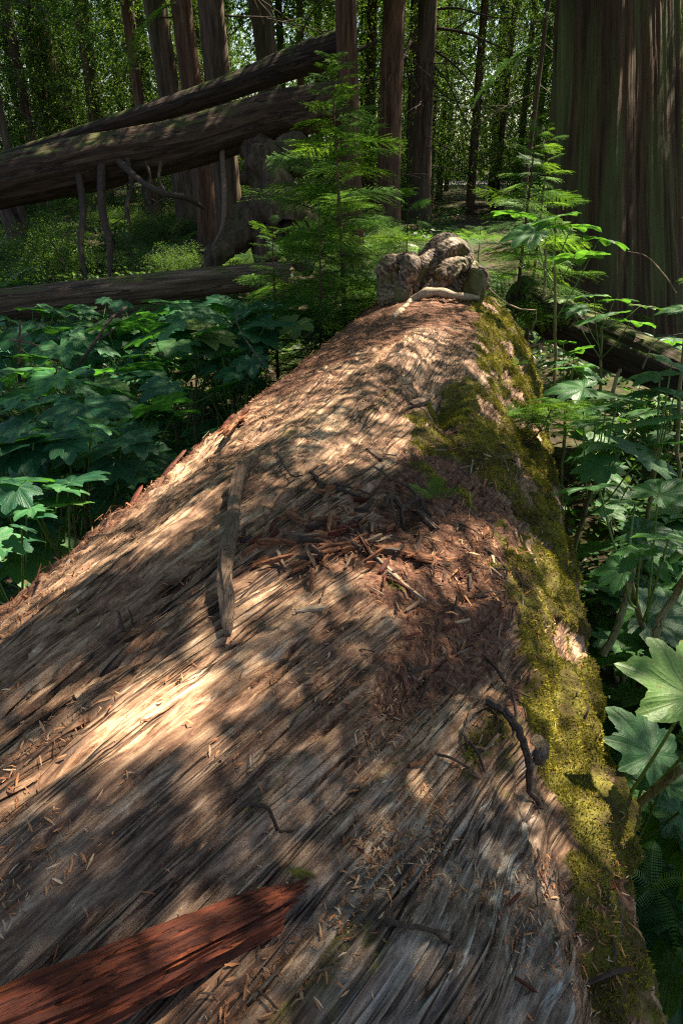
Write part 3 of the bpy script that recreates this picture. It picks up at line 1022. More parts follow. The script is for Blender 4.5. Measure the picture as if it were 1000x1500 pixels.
# ------------------------------------------------------------------ loose wood lying on the log
def splinter_mesh(name, L, W, T, seed, mat, n=14, rag_=0.35, taper=0.3, bend=0.0, k=8, gr=0.10):
    """a split piece of wood along +Y with ragged ends"""
    r = np.random.default_rng(seed)
    y = np.linspace(-.5, .5, n)
    th = np.arange(k) * 2 * math.pi / k
    sq = np.maximum(np.abs(np.cos(th)), np.abs(np.sin(th)))
    prof = 1 - taper * np.abs(2 * y) ** 3
    Y = np.repeat(y[:, None], k, 1) * L
    jag = r.normal(0, rag_ * W, k)
    Y[0] += jag - rag_ * W
    Y[-1] += r.normal(0, rag_ * W, k) + rag_ * W
    groove_ = 1 + gr * r.normal(size=k)
    nz = 1 + 0.10 * (r.random((n, k)) - 0.5) * 2
    X = np.cos(th)[None] / sq ** 0.7 * W / 2 * prof[:, None] * groove_ * nz
    Z = np.sin(th)[None] / sq ** 0.7 * T / 2 * prof[:, None] * groove_ * nz
    Z = Z + bend * L * (1 - (2 * y[:, None]) ** 2)
    X = X + 0.06 * W * np.cumsum(r.normal(size=n))[:, None]
    V = np.stack([X, Y, Z], -1).reshape(-1, 3)
    i = np.arange(n - 1)[:, None] * k
    j = np.arange(k)[None]
    j2 = (j + 1) % k
    F = np.stack([i + j, i + j2, i + k + j2, i + k + j], -1).reshape(-1, 4)
    V = np.vstack([V, [[0, Y[0].mean(), Z[0].mean()], [0, Y[-1].mean(), Z[-1].mean()]]])
    F3 = [[(a + 1) % k, a, n * k] for a in range(k)] + [[(n - 1) * k + a, (n - 1) * k + (a + 1) % k, n * k + 1] for a in range(k)]
    return make_mesh(name, V, [F, np.array(F3)], mat, False)


def frame_mtx(p, y, z):
    y = unit(y)
    x = unit(np.cross(y, z))
    z = np.cross(x, y)
    m = Matrix(((x[0], y[0], z[0], p[0]), (x[1], y[1], z[1], p[1]), (x[2], y[2], z[2], p[2]), (0, 0, 0, 1)))
    return m


def place_piece(name, p0, p1, W, T, mat, seed, label, cat, up=None, lift_=None, group=None, **kw):
    """a splinter from pixel p0 to pixel p1, lying on the log"""
    a, na = surf(*p0)
    b, nb2 = surf(*p1)
    n_ = unit(na + nb2) if up is None else up
    lf = T * 0.5 if lift_ is None else lift_
    a = a + n_ * (lf if np.isscalar(lf) else lf[0])
    b = b + n_ * (lf if np.isscalar(lf) else lf[1])
    L = np.linalg.norm(b - a)
    me = splinter_mesh(name, L, W, T, seed, mat, **kw)
    o = link(name, me, None, None, frame_mtx((a + b) / 2, b - a, n_))
    return tag(o, label, cat, group)


# the red plank in the near left corner: a rough slab with a split face
pa, pn = surf(-150, 1590, 0.085)
pb, pn2 = surf(424, 1312, 0.024)
r = np.random.default_rng(12)
nL, k = 260, 64
t = np.linspace(0, 1, nL)
th = np.arange(k) * 2 * math.pi / k
L = np.linalg.norm(pb - pa)
TT, HH = np.meshgrid(t, th, indexing='ij')
sq = np.maximum(np.abs(np.cos(HH)), np.abs(np.sin(HH)))
rxx = 0.030 * (1 - 0.28 * t ** 2 - .35 * sstep(.93, 1, t))[:, None] / sq ** .8
rzz = 0.025 * (1 - 0.2 * t - .4 * sstep(.93, 1, t))[:, None] / sq ** .8
gn = fbm2(TT * L * 1.6, HH * 6, 5, 5, 0.6)
g2 = fbm2(TT * L * 6, HH * 22, 9, 4, 0.65)
st_ = fbm2(TT * L * 1.1 + .25 * fbm2(TT * L * 9, HH * 9, 3, 3), HH * 3.2, 19, 4) * 8
stp = (np.floor(st_) + sstep(.6, 1, st_ - np.floor(st_))) / 8
mul = 1 + 0.35 * (gn - .5) + 0.55 * (g2 - .5) + 0.55 * (stp - 0.5)
X = np.cos(HH) * rxx * mul + 0.008 * np.sin(t * 5)[:, None]
Z = np.sin(HH) * rzz * mul + 0.010 * np.sin(t * 4 + 1)[:, None]
Y = (TT - 0.5) * L
jg_ = .09 * (vnoise2(th * 3, 0 * th, 4) - .5) + .02 * (vnoise2(th * 9, 0 * th, 5) - .5)
Y[-14:] += jg_[None] * np.linspace(0, 1, 14)[:, None]
V = np.stack([X, Y, Z], -1).reshape(-1, 3)
i = np.arange(nL - 1)[:, None] * k
j = np.arange(k)[None]
F = np.stack([i + j, i + (j + 1) % k, i + k + (j + 1) % k, i + k + j], -1).reshape(-1, 4)
V = np.vstack([V, [[0, -L / 2, 0], [0, L / 2 - 0.01, 0]]])
F3 = [[(a + 1) % k, a, nL * k] for a in range(k)] + [[(nL - 1) * k + a, (nL - 1) * k + (a + 1) % k, nL * k + 1] for a in range(k)]
tilt = unit(pn + 0.35 * np.array([-0.5, 0.8, 0.2]))
tag(link('broken_plank', make_mesh('broken_plank', V, [F, np.array(F3)], M['redwood'], False), None, None, frame_mtx((pa + pb) / 2, pb - pa, tilt)),
    'thick rust red slab of split wood across the near corner of the log', 'wood slab')

# the long bare stick with a bent tip
pts = [surf(332, 928, 0.012)[0], surf(330, 880, 0.030)[0], surf(328, 830, 0.036)[0], surf(334, 770, 0.036)[0], surf(342, 715, 0.034)[0], surf(356, 694, 0.040)[0], surf(388, 668, 0.020)[0]]
P = smooth_path(pts, 70)
rad = np.interp(np.linspace(0, 1, 70), [0, .06, .2, .5, .75, .86, 1], [.006, .012, .016, .017, .018, .014, .005])
V, F = tube_geo(P, rad, 14)
q = V.reshape(70, 14, 3)
hh = np.arange(14) * 2 * math.pi / 14
gro = (fbm2(np.linspace(0, 6, 70)[:, None], hh[None] * 3, 3, 3) - .5) * 0.9
q = P[:, None] + (q - P[:, None]) * (1 + gro[..., None]) * 1.0
V = np.vstack([q.reshape(-1, 3), P[:1], P[-1:]])
F3 = [[(a + 1) % 14, a, 70 * 14] for a in range(14)] + [[69 * 14 + a, 69 * 14 + (a + 1) % 14, 70 * 14 + 1] for a in range(14)]
o = link('long_stick', make_mesh('long_stick', V - P[35], [F, np.array(F3)], M['stick'], False), None, P[35])
tag(o, 'long bare brown stick with a bent top end lying on the log', 'stick')


def tube_thing(name, paths, mat, label, cat, group=None, k=6):
    mb = MB()
    for pts, r0, r1 in paths:
        P = smooth_path(pts, max(8, 5 * len(pts)))
        wob = np.random.default_rng(len(P) + int(abs(P[0][0]) * 1000)).normal(0, r0 * 0.14, P.shape)
        wob[0] = 0
        mb.tube(P + wob, np.linspace(r0, r1, len(P)), k)
    c = np.array(paths[0][0][0], float)
    mb.V = [v - c for v in mb.V]
    o = link(name, mb.mesh(name, mat, False), None, c)
    return tag(o, label, cat, group)


def sp_(x, y, l=0.006):
    return surf(x, y, l)[0]


tube_thing('forked_twig', [([sp_(453, 684, .012), sp_(464, 700), sp_(476, 716), sp_(500, 722), sp_(530, 725)], .008, .004), ([sp_(476, 716), sp_(500, 714, .015), sp_(548, 720)], .005, .002), ([sp_(464, 700), sp_(470, 712, .02), sp_(468, 722, .02)], .004, .002)],
           M['darkstick'], 'dark forked twig lying on bare wood above the orange rot', 'twig')
tube_thing('small_twig', [([sp_(176, 918, 0), sp_(172, 900, .015), sp_(168, 884, .035)], .004, .002), ([sp_(190, 905, 0), sp_(188, 892, .01), sp_(186, 886, .02)], .0025, .001)],
           M['darkstick'], 'tiny dark twig standing upright on the left half of the log', 'twig')
tube_thing('curled_twig', [([sp_(52, 862, 0), sp_(50, 850, .02), sp_(46, 838, .05)], .005, .002)],
           M['twig'], 'small curled twig poking up from the left edge of the log', 'twig')
tube_thing('dark_branch', [([sp_(697, 1040, .02), sp_(712, 1052, .022), sp_(735, 1085, .022), sp_(765, 1120, .026), sp_(785, 1150, .02), sp_(800, 1182, .012)], .010, .005),
                           ([sp_(712, 1052, .02), sp_(722, 1040, .03), sp_(730, 1028, .03)], .005, .002), ([sp_(735, 1085, .02), sp_(745, 1070, .03)], .004, .002)],
           M['darkstick'], 'knobbly dark branch lying down the mossy shoulder of the log', 'branch')
tube_thing('hooked_twig', [([sp_(690, 1048), sp_(672, 1062, .015), sp_(668, 1085, .012), sp_(682, 1100), sp_(700, 1110)], .005, .003)],
           M['stick'], 'hooked grey brown twig beside the dark branch on moss', 'twig')
tube_thing('thin_twig', [([sp_(592, 1128), sp_(612, 1122, .01), sp_(628, 1108, .012)], .004, .002)], M['orange'], 'short reddish twig on grey wood under the bark heap', 'twig')
tube_thing('brittle_twig', [([sp_(540, 1375), sp_(570, 1388, .01), sp_(600, 1392, .012), sp_(628, 1402, .006), sp_(640, 1384, .01)], .0045, .002), ([sp_(600, 1392, .012), sp_(622, 1388, .012)], .003, .001)],
           M['darkstick'], 'brittle black twig on grey wood near the bottom of the picture', 'twig')
tube_thing('slender_twig', [([sp_(362, 1186), sp_(385, 1196, .008), sp_(410, 1208, .006), sp_(430, 1212, .004)], .0035, .002)], M['twig'], 'slender dark twig on bare wood above the red slab', 'twig')
tube_thing('bent_twig', [([sp_(405, 672), sp_(425, 690, .015), sp_(440, 697, .01)], .004, .002)], M['twig'], 'short bent dark twig just beside the tip of the long stick', 'twig')
tube_thing('draped_root', [([sp_(560, 745), sp_(572, 725, .02), sp_(590, 735, .02), sp_(612, 728, .03), sp_(622, 745, .02), sp_(640, 770, .012)], .009, .004),
                           ([sp_(572, 725, .02), sp_(575, 750, .02), sp_(582, 775, .012)], .006, .003), ([sp_(590, 735, .02), sp_(600, 760, .02), sp_(610, 785, .01)], .006, .003),
                           ([sp_(612, 728, .03), sp_(596, 712, .02), sp_(575, 708, .015)], .005, .003)],
           M['darkstick'], 'tangle of dark rootlets draped into the hollow of the ridge', 'root')
place_piece('bark_chip', (570, 816), (604, 824), .045, .015, M['orange'], 31, 'curled reddish bark chip beside a patch of moss', 'bark chip', rag_=.6, bend=.12)
place_piece('pale_sliver', (532, 812), (604, 884), .010, .007, M['palestick'], 32, 'longest pale sliver running beside the bark heap', 'sliver', n=20, lift_=.012)
place_piece('pale_sliver', (560, 850), (612, 892), .008, .006, M['palestick'], 33, 'thin pale sliver parallel to the longest sliver, on its left', 'sliver', n=16, lift_=.010)
place_piece('pale_sliver', (430, 905), (468, 902), .014, .007, M['palestick'], 34, 'short flat pale sliver on bare wood below the orange rot', 'sliver', n=10, lift_=.008)
place_piece('pale_sliver', (770, 832), (762, 814), .016, .007, M['palestick'], 35, 'stubby pale sliver standing out on the mossy flank', 'sliver', n=10, lift_=.02)
place_piece('grey_splinter', (542, 660), (556, 676), .028, .012, M['stick'], 36, 'grey splinter near the shoulder above the rootlets', 'splinter')
place_piece('grey_splinter', (618, 750), (634, 778), .030, .012, M['stick'], 37, 'grey splinter at the foot of the rootlets', 'splinter')
place_piece('grey_splinter', (600, 602), (618, 590), .045, .02, M['stick'], 38, 'short grey splinter at the rim of the dark hollow', 'splinter', lift_=.02)
# orange rot: many torn pieces round one break
r = np.random.default_rng(40)
rot = thing('rotten_wood', 'crumbling orange rotten wood broken out of the middle of the log', 'rotten wood', tuple(surf(470, 800)[0]))
RO = np.array(surf(470, 800)[0])
for q_ in range(80):
    cx, cy = r.normal(470, 50), r.normal(800, 28)
    if q_ < 10:
        cx, cy = [(400, 832), (425, 820), (470, 815), (488, 790), (505, 785), (450, 800), (440, 835), (478, 780), (495, 810), (520, 770)][q_]
    a, n_ = surf(cx, cy)
    ang = r.normal(0.0, 0.7)
    tdir = unit(np.cross(n_, np.cross(LD + 0.5 * LA, n_)))
    sdir = np.cross(n_, tdir)
    dirn = math.cos(ang) * tdir + math.sin(ang) * sdir + n_ * r.normal(0.08, .18)
    L_ = r.uniform(.02, .06) if q_ > 9 else r.uniform(.04, .065)
    me = splinter_mesh('splinter', L_, L_ * r.uniform(.10, .25), r.uniform(.008, .02), 100 + q_, M[['orange', 'orange', 'orange', 'redwood', 'stick', 'darkstick'][r.integers(6)]], n=9, rag_=.45, gr=.2)
    link('splinter', me, rot, None, frame_mtx(a + n_ * .016 - RO, dirn, n_))
ro2 = thing('rotten_stub', 'bright orange rotten stub sticking up at the left edge of the log', 'rotten wood', tuple(surf(330, 620)[0]))
RO = np.array(surf(330, 620)[0])
for q_, (x0_, y0_, x1_, y1_) in enumerate([(308, 604, 356, 612), (312, 612, 350, 618), (318, 622, 352, 620), (322, 632, 340, 612), (330, 640, 346, 622), (310, 606, 326, 630)]):
    a = surf(x0_, y0_, .06 + .02 * (q_ % 2))[0]
    b = surf(x1_, y1_, .03)[0]
    n_ = surf(330, 620)[1]
    me = splinter_mesh('splinter', np.linalg.norm(b - a), .035, .022, 160 + q_, M['orange'] if q_ % 3 else M['redwood'], n=10, rag_=.5, gr=.2)
    link('splinter', me, ro2, None, frame_mtx((a + b) / 2 - RO, b - a, n_))
place_piece('bark_flap', (236, 688), (262, 655), .04, .012, M['redwood'], 171, 'curled dark red bark flap standing at the left edge', 'bark flap', lift_=(.008, .03), rag_=.5)
place_piece('bark_flap', (186, 736), (206, 728), .03, .012, M['redwood'], 172, 'small red bark flap low on the left edge', 'bark flap', lift_=(.012, .02), rag_=.5)
# shredded bark hanging off the right side
hang = thing('hanging_bark', 'strip of shredded brown bark hanging off the mossy right side', 'bark strip', tuple(surf(858, 1080)[0]))
HO = np.array(surf(858, 1080)[0])
r = np.random.default_rng(41)
for q_ in range(26):
    f_ = r.random()
    a = at(846 + 26 * f_ + r.normal(0, 4), 1045 + 75 * f_ + r.normal(0, 6), 1.78 + .05 * r.random())
    dirn = unit(np.array([0.25 + r.normal(0, .25), -0.1 + r.normal(0, .3), -1]))
    me = splinter_mesh('shred', r.uniform(.06, .13), r.uniform(.008, .022), .006, 200 + q_, M['darkstick'] if r.random() < .6 else M['stick'], n=7, rag_=.6)
    link('shred', me, hang, None, frame_mtx(a - HO, dirn, np.array([.8, -.6, 0])))
# countable chips and slivers of bark: separate pieces
r = np.random.default_rng(42)
chip_lib = []
for q_ in range(12):
    L_ = [.03, .042, .055, .07][q_ % 4]
    chip_lib.append(splinter_mesh('bark_sliver', L_, L_ * r.uniform(.08, .2), r.uniform(.003, .006), 300 + q_, [M['redwood'], M['darkstick'], M['palestick'], M['darkstick'], M['stick'], M['stick']][q_ % 6], n=5, rag_=.7, k=5, taper=.1, bend=r.uniform(-.05, .12)))
chips = []
for key, wgt, cnt, lab, grp in (('heap', np.clip(litter, 0, 1) ** 2 * (TH > 0.1) / np.clip(PF, 1, 7) * (TH < 1.05) * (S < 3.4), 190, 'sliver of brown bark in the litter heap along the ridge of the log', 'bark slivers in the litter along the ridge'),
                                ('bare', (1 - np.clip(litter + moss, 0, 1)) * clus * (TH < .9) * (S < 3) / np.clip(PF, 1, 7), 70, 'sliver of brown bark scattered over the bare wood of the log', 'bark slivers scattered on bare wood')):
    p, n, _ = scatter(wgt, cnt)
    for q_ in range(cnt):
        dirn = r.normal(size=3) + LD * 0.7
        dirn = dirn - n[q_] * (dirn @ n[q_]) + n[q_] * r.normal(0, .12)
        o = link('bark_sliver', chip_lib[r.integers(12)], None, None, frame_mtx(p[q_] + n[q_] * .006, dirn, n[q_]) @ Matrix.Scale(float(r.uniform(.5, 1.1)) * (0.75 if key == 'bare' else 1), 4))
        tag(o, lab, 'bark sliver', grp)

# ------------------------------------------------------------------ trees
def trunk_geo(base, top, r0, H, nseg, k, seed, ridge=0.06, flare=0.5, fr=14, vfr=0.35, lobes=0.0, taper=0.45):
    """tapered, fissured trunk from base towards top, H metres tall; vertices local to base"""
    base, top = np.asarray(base, float), np.asarray(top, float)
    ax = unit(top - base)
    z = np.linspace(0, 1, nseg) ** 1.25 * (H + 0.6) - 0.6
    th = np.arange(k) * 2 * math.pi / k
    Z, T = np.meshgrid(z, th, indexing='ij')
    R = r0 * (1 - taper * np.clip(Z, 0, None) / H) * (1 + flare * np.exp(-np.clip(Z, 0, None) / (2.2 * r0)))
    cx, cy = np.cos(T), np.sin(T)
    n1 = fbm3(cx * fr * .25 + seed, cy * fr * .25, Z * vfr, seed, 3)
    n2 = fbm3(cx * fr * 1.1 + seed, cy * fr * 1.1, Z * vfr * 2.2, seed + 5, 4, 0.6)
    rd = 1 - np.abs(2 * n2 - 1)
    R = R * (1 + ridge * 2.2 * (n1 - .5) + ridge * 1.6 * (rd - .6))
    if lobes:
        R = R * (1 + lobes * np.exp(-np.clip(Z, 0, None) / (3 * r0)) * np.sin(5 * T + 1.3 + seed))
    bend = np.array([math.sin(seed), math.cos(seed), 0]) * 0.12 * r0
    V = ax * Z[..., None] + R[..., None] * np.stack([cx, cy, 0 * cx], -1) + bend * np.sin(Z * .35)[..., None]
    i = np.arange(nseg - 1)[:, None] * k
    j = np.arange(k)[None]
    F = np.stack([i + j, i + (j + 1) % k, i + k + (j + 1) % k, i + k + j], -1).reshape(-1, 4)
    return V.reshape(-1, 3), F


# foliage: flat sprays of needles
def spray_geo(L, W, seed, step=0.024, nl=0.013, nw=0.0032, droop=0.16, nstep=0.0065):
    """a conifer bough along +X: returns quads of needles and the path of its stem"""
    r = np.random.default_rng(seed)
    Q = []
    n = max(6, int(L / step))
    tt_ = np.linspace(0.06, 1, n)
    ax = lambda t_: np.stack([t_ * L, 0.03 * L * np.sin(t_ * 5 + seed), -droop * L * t_ ** 2 + 0.05 * L * t_], -1)
    A = ax(tt_)
    for i_, t_ in enumerate(tt_):
        wl_ = W * (math.sin(math.pi * min(1, t_ * .85 + .12)) ** .8) * (0.65 + 0.5 * r.random()) * (1 if t_ < .97 else .5)
        for sd in (-1, 1):
            if r.random() < .06:
                continue
            an = math.radians(52 + r.normal(0, 7)) * sd
            d = np.array([math.cos(an), math.sin(an), r.normal(-.12, .10)])
            m = max(3, int(wl_ / nstep))
            u = np.linspace(0.0, 1, m)
            c = A[i_] + d * (u * wl_)[:, None] + np.array([0, 0, -0.12]) * (u[:, None] ** 2) * wl_
            for s2 in (-1, 1):
                pd = unit(np.array([-d[1], d[0], 0]) * s2 + d * 0.55 + np.stack([r.normal(0, .12, m), r.normal(0, .12, m), r.normal(0.08, .22, m)], -1))
                le = nl * (1 - 0.45 * u) * (0.75 + .5 * r.random(m))
                wv = unit(np.cross(pd, np.array([0, 0, 1.0]))) * (nw * .5)
                tip = c + pd * le[:, None]
                mid_ = c + pd * (le * .5)[:, None]
                Q.append(np.stack([c, mid_ + wv, tip, mid_ - wv], 1))
    return np.concatenate(Q), ax(np.linspace(0, 1, 10))


def spray_mesh(name, L, W, seed, mat, stem=True, **kw):
    Q, ax = spray_geo(L, W, seed, **kw)
    V = Q.reshape(-1, 3)
    F = np.arange(len(V)).reshape(-1, 4)
    if stem:
        tv, tf = tube_geo(ax, np.linspace(.0045, .001, len(ax)) * (L / .6), 4)
        F = np.vstack([F, tf + len(V)])
        V = np.vstack([V, tv])
    me = make_mesh(name, V, F, mat, False)
    if stem:
        me.materials.append(M['twig'])
        idx_ = np.zeros(len(me.polygons), np.int32)
        idx_[len(Q):] = 1
        me.polygons.foreach_set('material_index', idx_)
    return me


BOUGH = {(m, q_): spray_mesh('bough', [0.62, 0.50, 0.40, 0.30][q_], [.27, .225, .185, .14][q_], 500 + q_, M[m], step=.018, nl=.0150, nw=.0055) for m in ('hemlock', 'fresh') for q_ in range(4)}
# coarser boughs for trees farther away
LBOUGH = [spray_mesh('bough', L_, W_, 520 + i_, M['hemlock'], True, step=.085, nl=.07, nw=.024, nstep=.035, droop=dr) for i_, (L_, W_, dr) in enumerate([(1.6, .42, .3), (2.2, .5, .42), (2.8, .6, .5), (1.9, .5, .6)])]
FBOUGH = [spray_mesh('bough', L_, W_, 540 + i_, M['far'], True, step=.13, nl=.12, nw=.05, nstep=.07, droop=dr) for i_, (L_, W_, dr) in enumerate([(1.8, .5, .35), (2.6, .6, .45), (3.2, .8, .55)])]


def rotm(yaw, pitch=0.0, roll=0.0, scale=1.0, loc=(0, 0, 0)):
    return Matrix.Translation(loc) @ Matrix.Rotation(yaw, 4, 'Z') @ Matrix.Rotation(-pitch, 4, 'Y') @ Matrix.Rotation(roll, 4, 'X') @ Matrix.Scale(scale, 4)


def sapling(name, base, H, nb_, spread, label, cat='sapling', mats=('hemlock',), seed=1, group=None, lean=(0, 0), z0=0.15, tip_fresh=0.0):
    r = np.random.default_rng(seed)
    t_ = thing(name, label, cat, tuple(base), group)
    P = smooth_path([(0, 0, -.1), (lean[0] * .4 * H, lean[1] * .4 * H, H * .45), (lean[0] * H, lean[1] * H, H)], 16)
    mb = MB()
    mb.tube(P, np.linspace(.011 * H + .004, .003, 16), 7)
    link('trunk', mb.mesh('trunk', M['redbark']), t_)
    for q_ in range(nb_):
        f_ = z0 + (1 - z0) * (q_ + r.random()) / nb_
        c = np.array([np.interp(f_ * H, P[:, 2], P[:, k2]) for k2 in range(3)])
        rad = spread * (1 - f_) ** .7 * (0.35 + .85 * r.random()) + .10
        v = int(np.clip(np.searchsorted([.34, .45, .56], rad), 0, 3))
        me = BOUGH[('fresh' if r.random() < tip_fresh else mats[r.integers(len(mats))], 3 - v)]
        L_ = [0.62, 0.50, 0.40, 0.30][3 - v]
        link('bough', me, t_, None, rotm(q_ * 2.4 + r.normal(0, .3), r.normal(.04 + .3 * (f_ > .85), .16), r.normal(0, .28), rad / L_, tuple(c)))
    return t_


def dead_branch(p, d, L, r0, seed, mb, sub=5, droop=.15):
    r = np.random.default_rng(seed)
    d = unit(d)
    pts = [p + d * L * u + np.array([0, 0, -droop * L * u * u]) + r.normal(0, .02 * L, 3) * u for u in np.linspace(0, 1, 8)]
    mb.tube(pts, np.linspace(r0, r0 * .2, 8), 5)
    for q_ in range(sub):
        u = r.uniform(.25, .95)
        i_ = int(u * 7)
        d2 = unit(d + r.normal(0, .5, 3) + np.array([0, 0, -.35]))
        l2 = L * r.uniform(.15, .4)
        pp = [pts[i_] + d2 * l2 * w_ + np.array([0, 0, -.15 * l2 * w_ * w_]) for w_ in np.linspace(0, 1, 5)]
        mb.tube(pp, np.linspace(r0 * .4, r0 * .1, 5), 4)


def forest_tree(name, label, px_b, py_b, px_t, width, f=None, mat='bark', H=26, seed=1, k=44, nseg=90, boughs=0, dead=4, big=LBOUGH, zlo=3.5, zhi=11, group=None, flare=.35, ridge=.07, crown=True):
    r = np.random.default_rng(seed)
    b = on_ground(px_b, py_b) if f is None else at(px_b, py_b, f)
    ff = proj(b)[2]
    top = at(px_t, 0, ff)
    d = top - b
    d[1] = 0.0
    b = b - d * ((b[2]) / d[2]) if abs(d[2]) > .2 else b
    b[2] = float(ground_z(b[0], b[1]))
    r0 = width * ff / FPX / 2
    t_ = thing(name, label, 'tree', tuple(b), group)
    V, F = trunk_geo((0, 0, 0), d, r0, H, nseg, k, seed, ridge, flare)
    link('trunk', make_mesh('trunk', V, F, M[mat], True), t_)
    ax = unit(d)
    for q_ in range(dead):
        mb = MB()
        z = r.uniform(1.5, 9)
        a_ = r.uniform(0, 6.28)
        dead_branch(ax * z + np.array([math.cos(a_), math.sin(a_), 0]) * r0 * .8, np.array([math.cos(a_), math.sin(a_), r.uniform(-.5, .1)]), r.uniform(1.2, 3.2), .014 + .02 * r0, seed * 31 + q_, mb)
        link('branch', mb.mesh('branch', M['twig'], True), t_)
    for q_ in range(boughs):
        z = r.uniform(zlo, zhi)
        a_ = r.uniform(0, 6.28)
        link('bough', big[r.integers(len(big))], t_, None, rotm(a_, r.uniform(-.35, .05), r.normal(0, .3), r.uniform(.7, 1.25), tuple(ax * z + np.array([math.cos(a_), math.sin(a_), 0]) * r0 * .6)))
    return t_, b, ax, r0


#@@TREES@@
# the giant cedar on the right
gb = on_ground(898, 478)
gf = proj(gb)[2]
giant = thing('giant_cedar', 'massive old cedar with furrowed red brown bark at the right', 'tree', tuple(gb))
gt = at(905, 0, gf)
def giant_geo(axis, r0, H, nz, nk):
    z = np.concatenate([np.linspace(-.6, 6.5, int(nz * .75), endpoint=False), np.linspace(6.5, H, nz - int(nz * .75))])
    th = np.linspace(0, 2 * math.pi, nk + 1) + math.pi / 2      # seam at the back
    Z, T = np.meshgrid(z, th, indexing='ij')
    per = 2 * math.pi
    def pn(fq, zs, sd, o):
        a_ = fbm2((T - math.pi / 2) * fq, Z * zs + .12 * T, sd, o, .55)
        b_ = fbm2((T - math.pi / 2 - per) * fq, Z * zs + .12 * T, sd, o, .55)
        w_ = sstep(per * .92, per, T - math.pi / 2)
        return a_ * (1 - w_) + b_ * w_
    R_ = r0 * (1 - .5 * np.clip(Z, 0, None) / H) * (1 + .20 * np.exp(-np.clip(Z, 0, None) / 1.6))
    R_ = R_ * (1 + .05 * np.sin(3 * T + .6) * np.exp(-np.clip(Z, 0, None) / 5) + .03 * np.sin(7 * T + 2))
    n1, n2 = pn(3.2, .10, 71, 4), pn(9, .28, 72, 4)
    rdg = 1 - np.abs(2 * n2 - 1)
    stp_ = n1 * 9
    R_ = R_ + .16 * (n1 - .5) + .07 * (rdg - .6) + .028 * (np.floor(stp_) + sstep(.55, 1, stp_ - np.floor(stp_)) - 4.5) + .03 * (pn(26, .6, 73, 3) - .5)
    V = unit(axis) * Z[..., None] + R_[..., None] * np.stack([np.cos(T), np.sin(T), 0 * T], -1)
    i = np.arange(nz * (nk + 1)).reshape(nz, nk + 1)
    F = np.stack([i[:-1, :-1], i[:-1, 1:], i[1:, 1:], i[1:, :-1]], -1).reshape(-1, 4)
    return V.reshape(-1, 3), F, np.stack([Z - .5 * T, T * r0], -1).reshape(-1, 2)


V, F, U = giant_geo(gt - gb, 0.95, 30, 140, 520)
link('trunk', make_mesh('trunk', V, F, M['giant'], True, None, U), giant)

forest_tree('conifer_tree', 'dark trunk behind the left end of the leaning logs', 118, 297, 90, 38, boughs=10, seed=11, dead=7)
forest_tree('slim_conifer', 'thin dark stem far left of the leaning logs', 30, 300, 20, 11, f=17, seed=12, k=16, nseg=40, dead=6, boughs=6, H=15)
forest_tree('conifer_tree', 'grey brown trunk standing behind the middle of the leaning logs', 281, 345, 256, 31, seed=13, boughs=6)
forest_tree('conifer_tree', 'left one of two close trunks behind the curved root', 311, 372, 292, 29, seed=14, boughs=3, mat='redbark')
forest_tree('conifer_tree', 'right one of two close trunks, right against the curved root', 343, 385, 332, 36, seed=15, boughs=3)
forest_tree('conifer_tree', 'leaning brown trunk rising above the high end of the logs', 415, 262, 390, 31, f=22, seed=16, boughs=4)
forest_tree('conifer_tree', 'reddish trunk rising behind the big green sapling', 518, 330, 506, 29, f=14.5, mat='redbark', seed=17, boughs=4)
road_left, *_ = forest_tree('conifer_tree', 'straight dark trunk, left of the pair by the road', 569, 270, 572, 32, f=24, mat='redbark', seed=18, boughs=4)
road_right, *_ = forest_tree('conifer_tree', 'straight dark trunk with dead limbs, right of the pair by the road', 616, 272, 614, 27, f=26, seed=19, boughs=3, dead=12)
forest_tree('slim_conifer', 'very thin dark stem between the road trunks and the giant cedar', 766, 290, 772, 7, f=18, seed=20, k=14, nseg=40, dead=6, boughs=5, H=14)
forest_tree('slim_conifer', 'thin trunk seen above the leaning logs near the high end', 418, 240, 415, 11, f=29, seed=21, k=16, nseg=40, dead=5, boughs=5, H=18)
forest_tree('slim_conifer', 'slender reddish trunk left of the grey brown trunk', 222, 270, 212, 14, f=25, seed=22, k=18, nseg=40, mat='redbark', dead=6, boughs=8, H=18)
forest_tree('conifer_tree', 'dark trunk half hidden behind the right side of the giant cedar', 1004, 430, 1004, 26, f=15, seed=23, boughs=2)

for q_, (pts, ra) in enumerate([([(628, 40), (680, 48), (730, 68), (795, 92)], .05), ([(628, 70), (665, 95), (695, 135), (705, 190)], .035), ([(628, 90), (655, 120), (680, 175), (715, 240)], .03),
                                ([(630, 15), (670, 12), (720, 25), (770, 28)], .04), ([(600, 60), (592, 85), (585, 105)], .07), ([(552, 60), (520, 75), (470, 100)], .06), ([(660, 46), (700, 20), (740, -10)], .03), ([(628, 110), (650, 140), (690, 155), (740, 160)], .025)]):
    P = smooth_path([at(x_, y_, 24.5 - .4 * i_) for i_, (x_, y_) in enumerate(pts)], 14)
    mb = MB()
    mb.tube(P, np.linspace(ra * 1.2, ra * .3, 14), 6)
    rr_ = np.random.default_rng(q_)
    for _ in range(9):
        i_ = rr_.integers(3, 14)
        d_ = unit(np.array([rr_.normal(0, .7), rr_.normal(0, .4), -.8 + rr_.normal(0, .4)]))
        l_ = rr_.uniform(.4, 1.5)
        mb.tube([P[i_] + d_ * l_ * w_ + np.array([0, 0, -.1 * l_ * w_ * w_]) for w_ in np.linspace(0, 1, 5)], np.linspace(ra * .35, ra * .08, 5), 4)
    host = road_right if q_ not in (4, 5) else road_left
    mb.V = [v - np.array(host.location) for v in mb.V]
    link('branch', mb.mesh('branch', M['twig']), host)
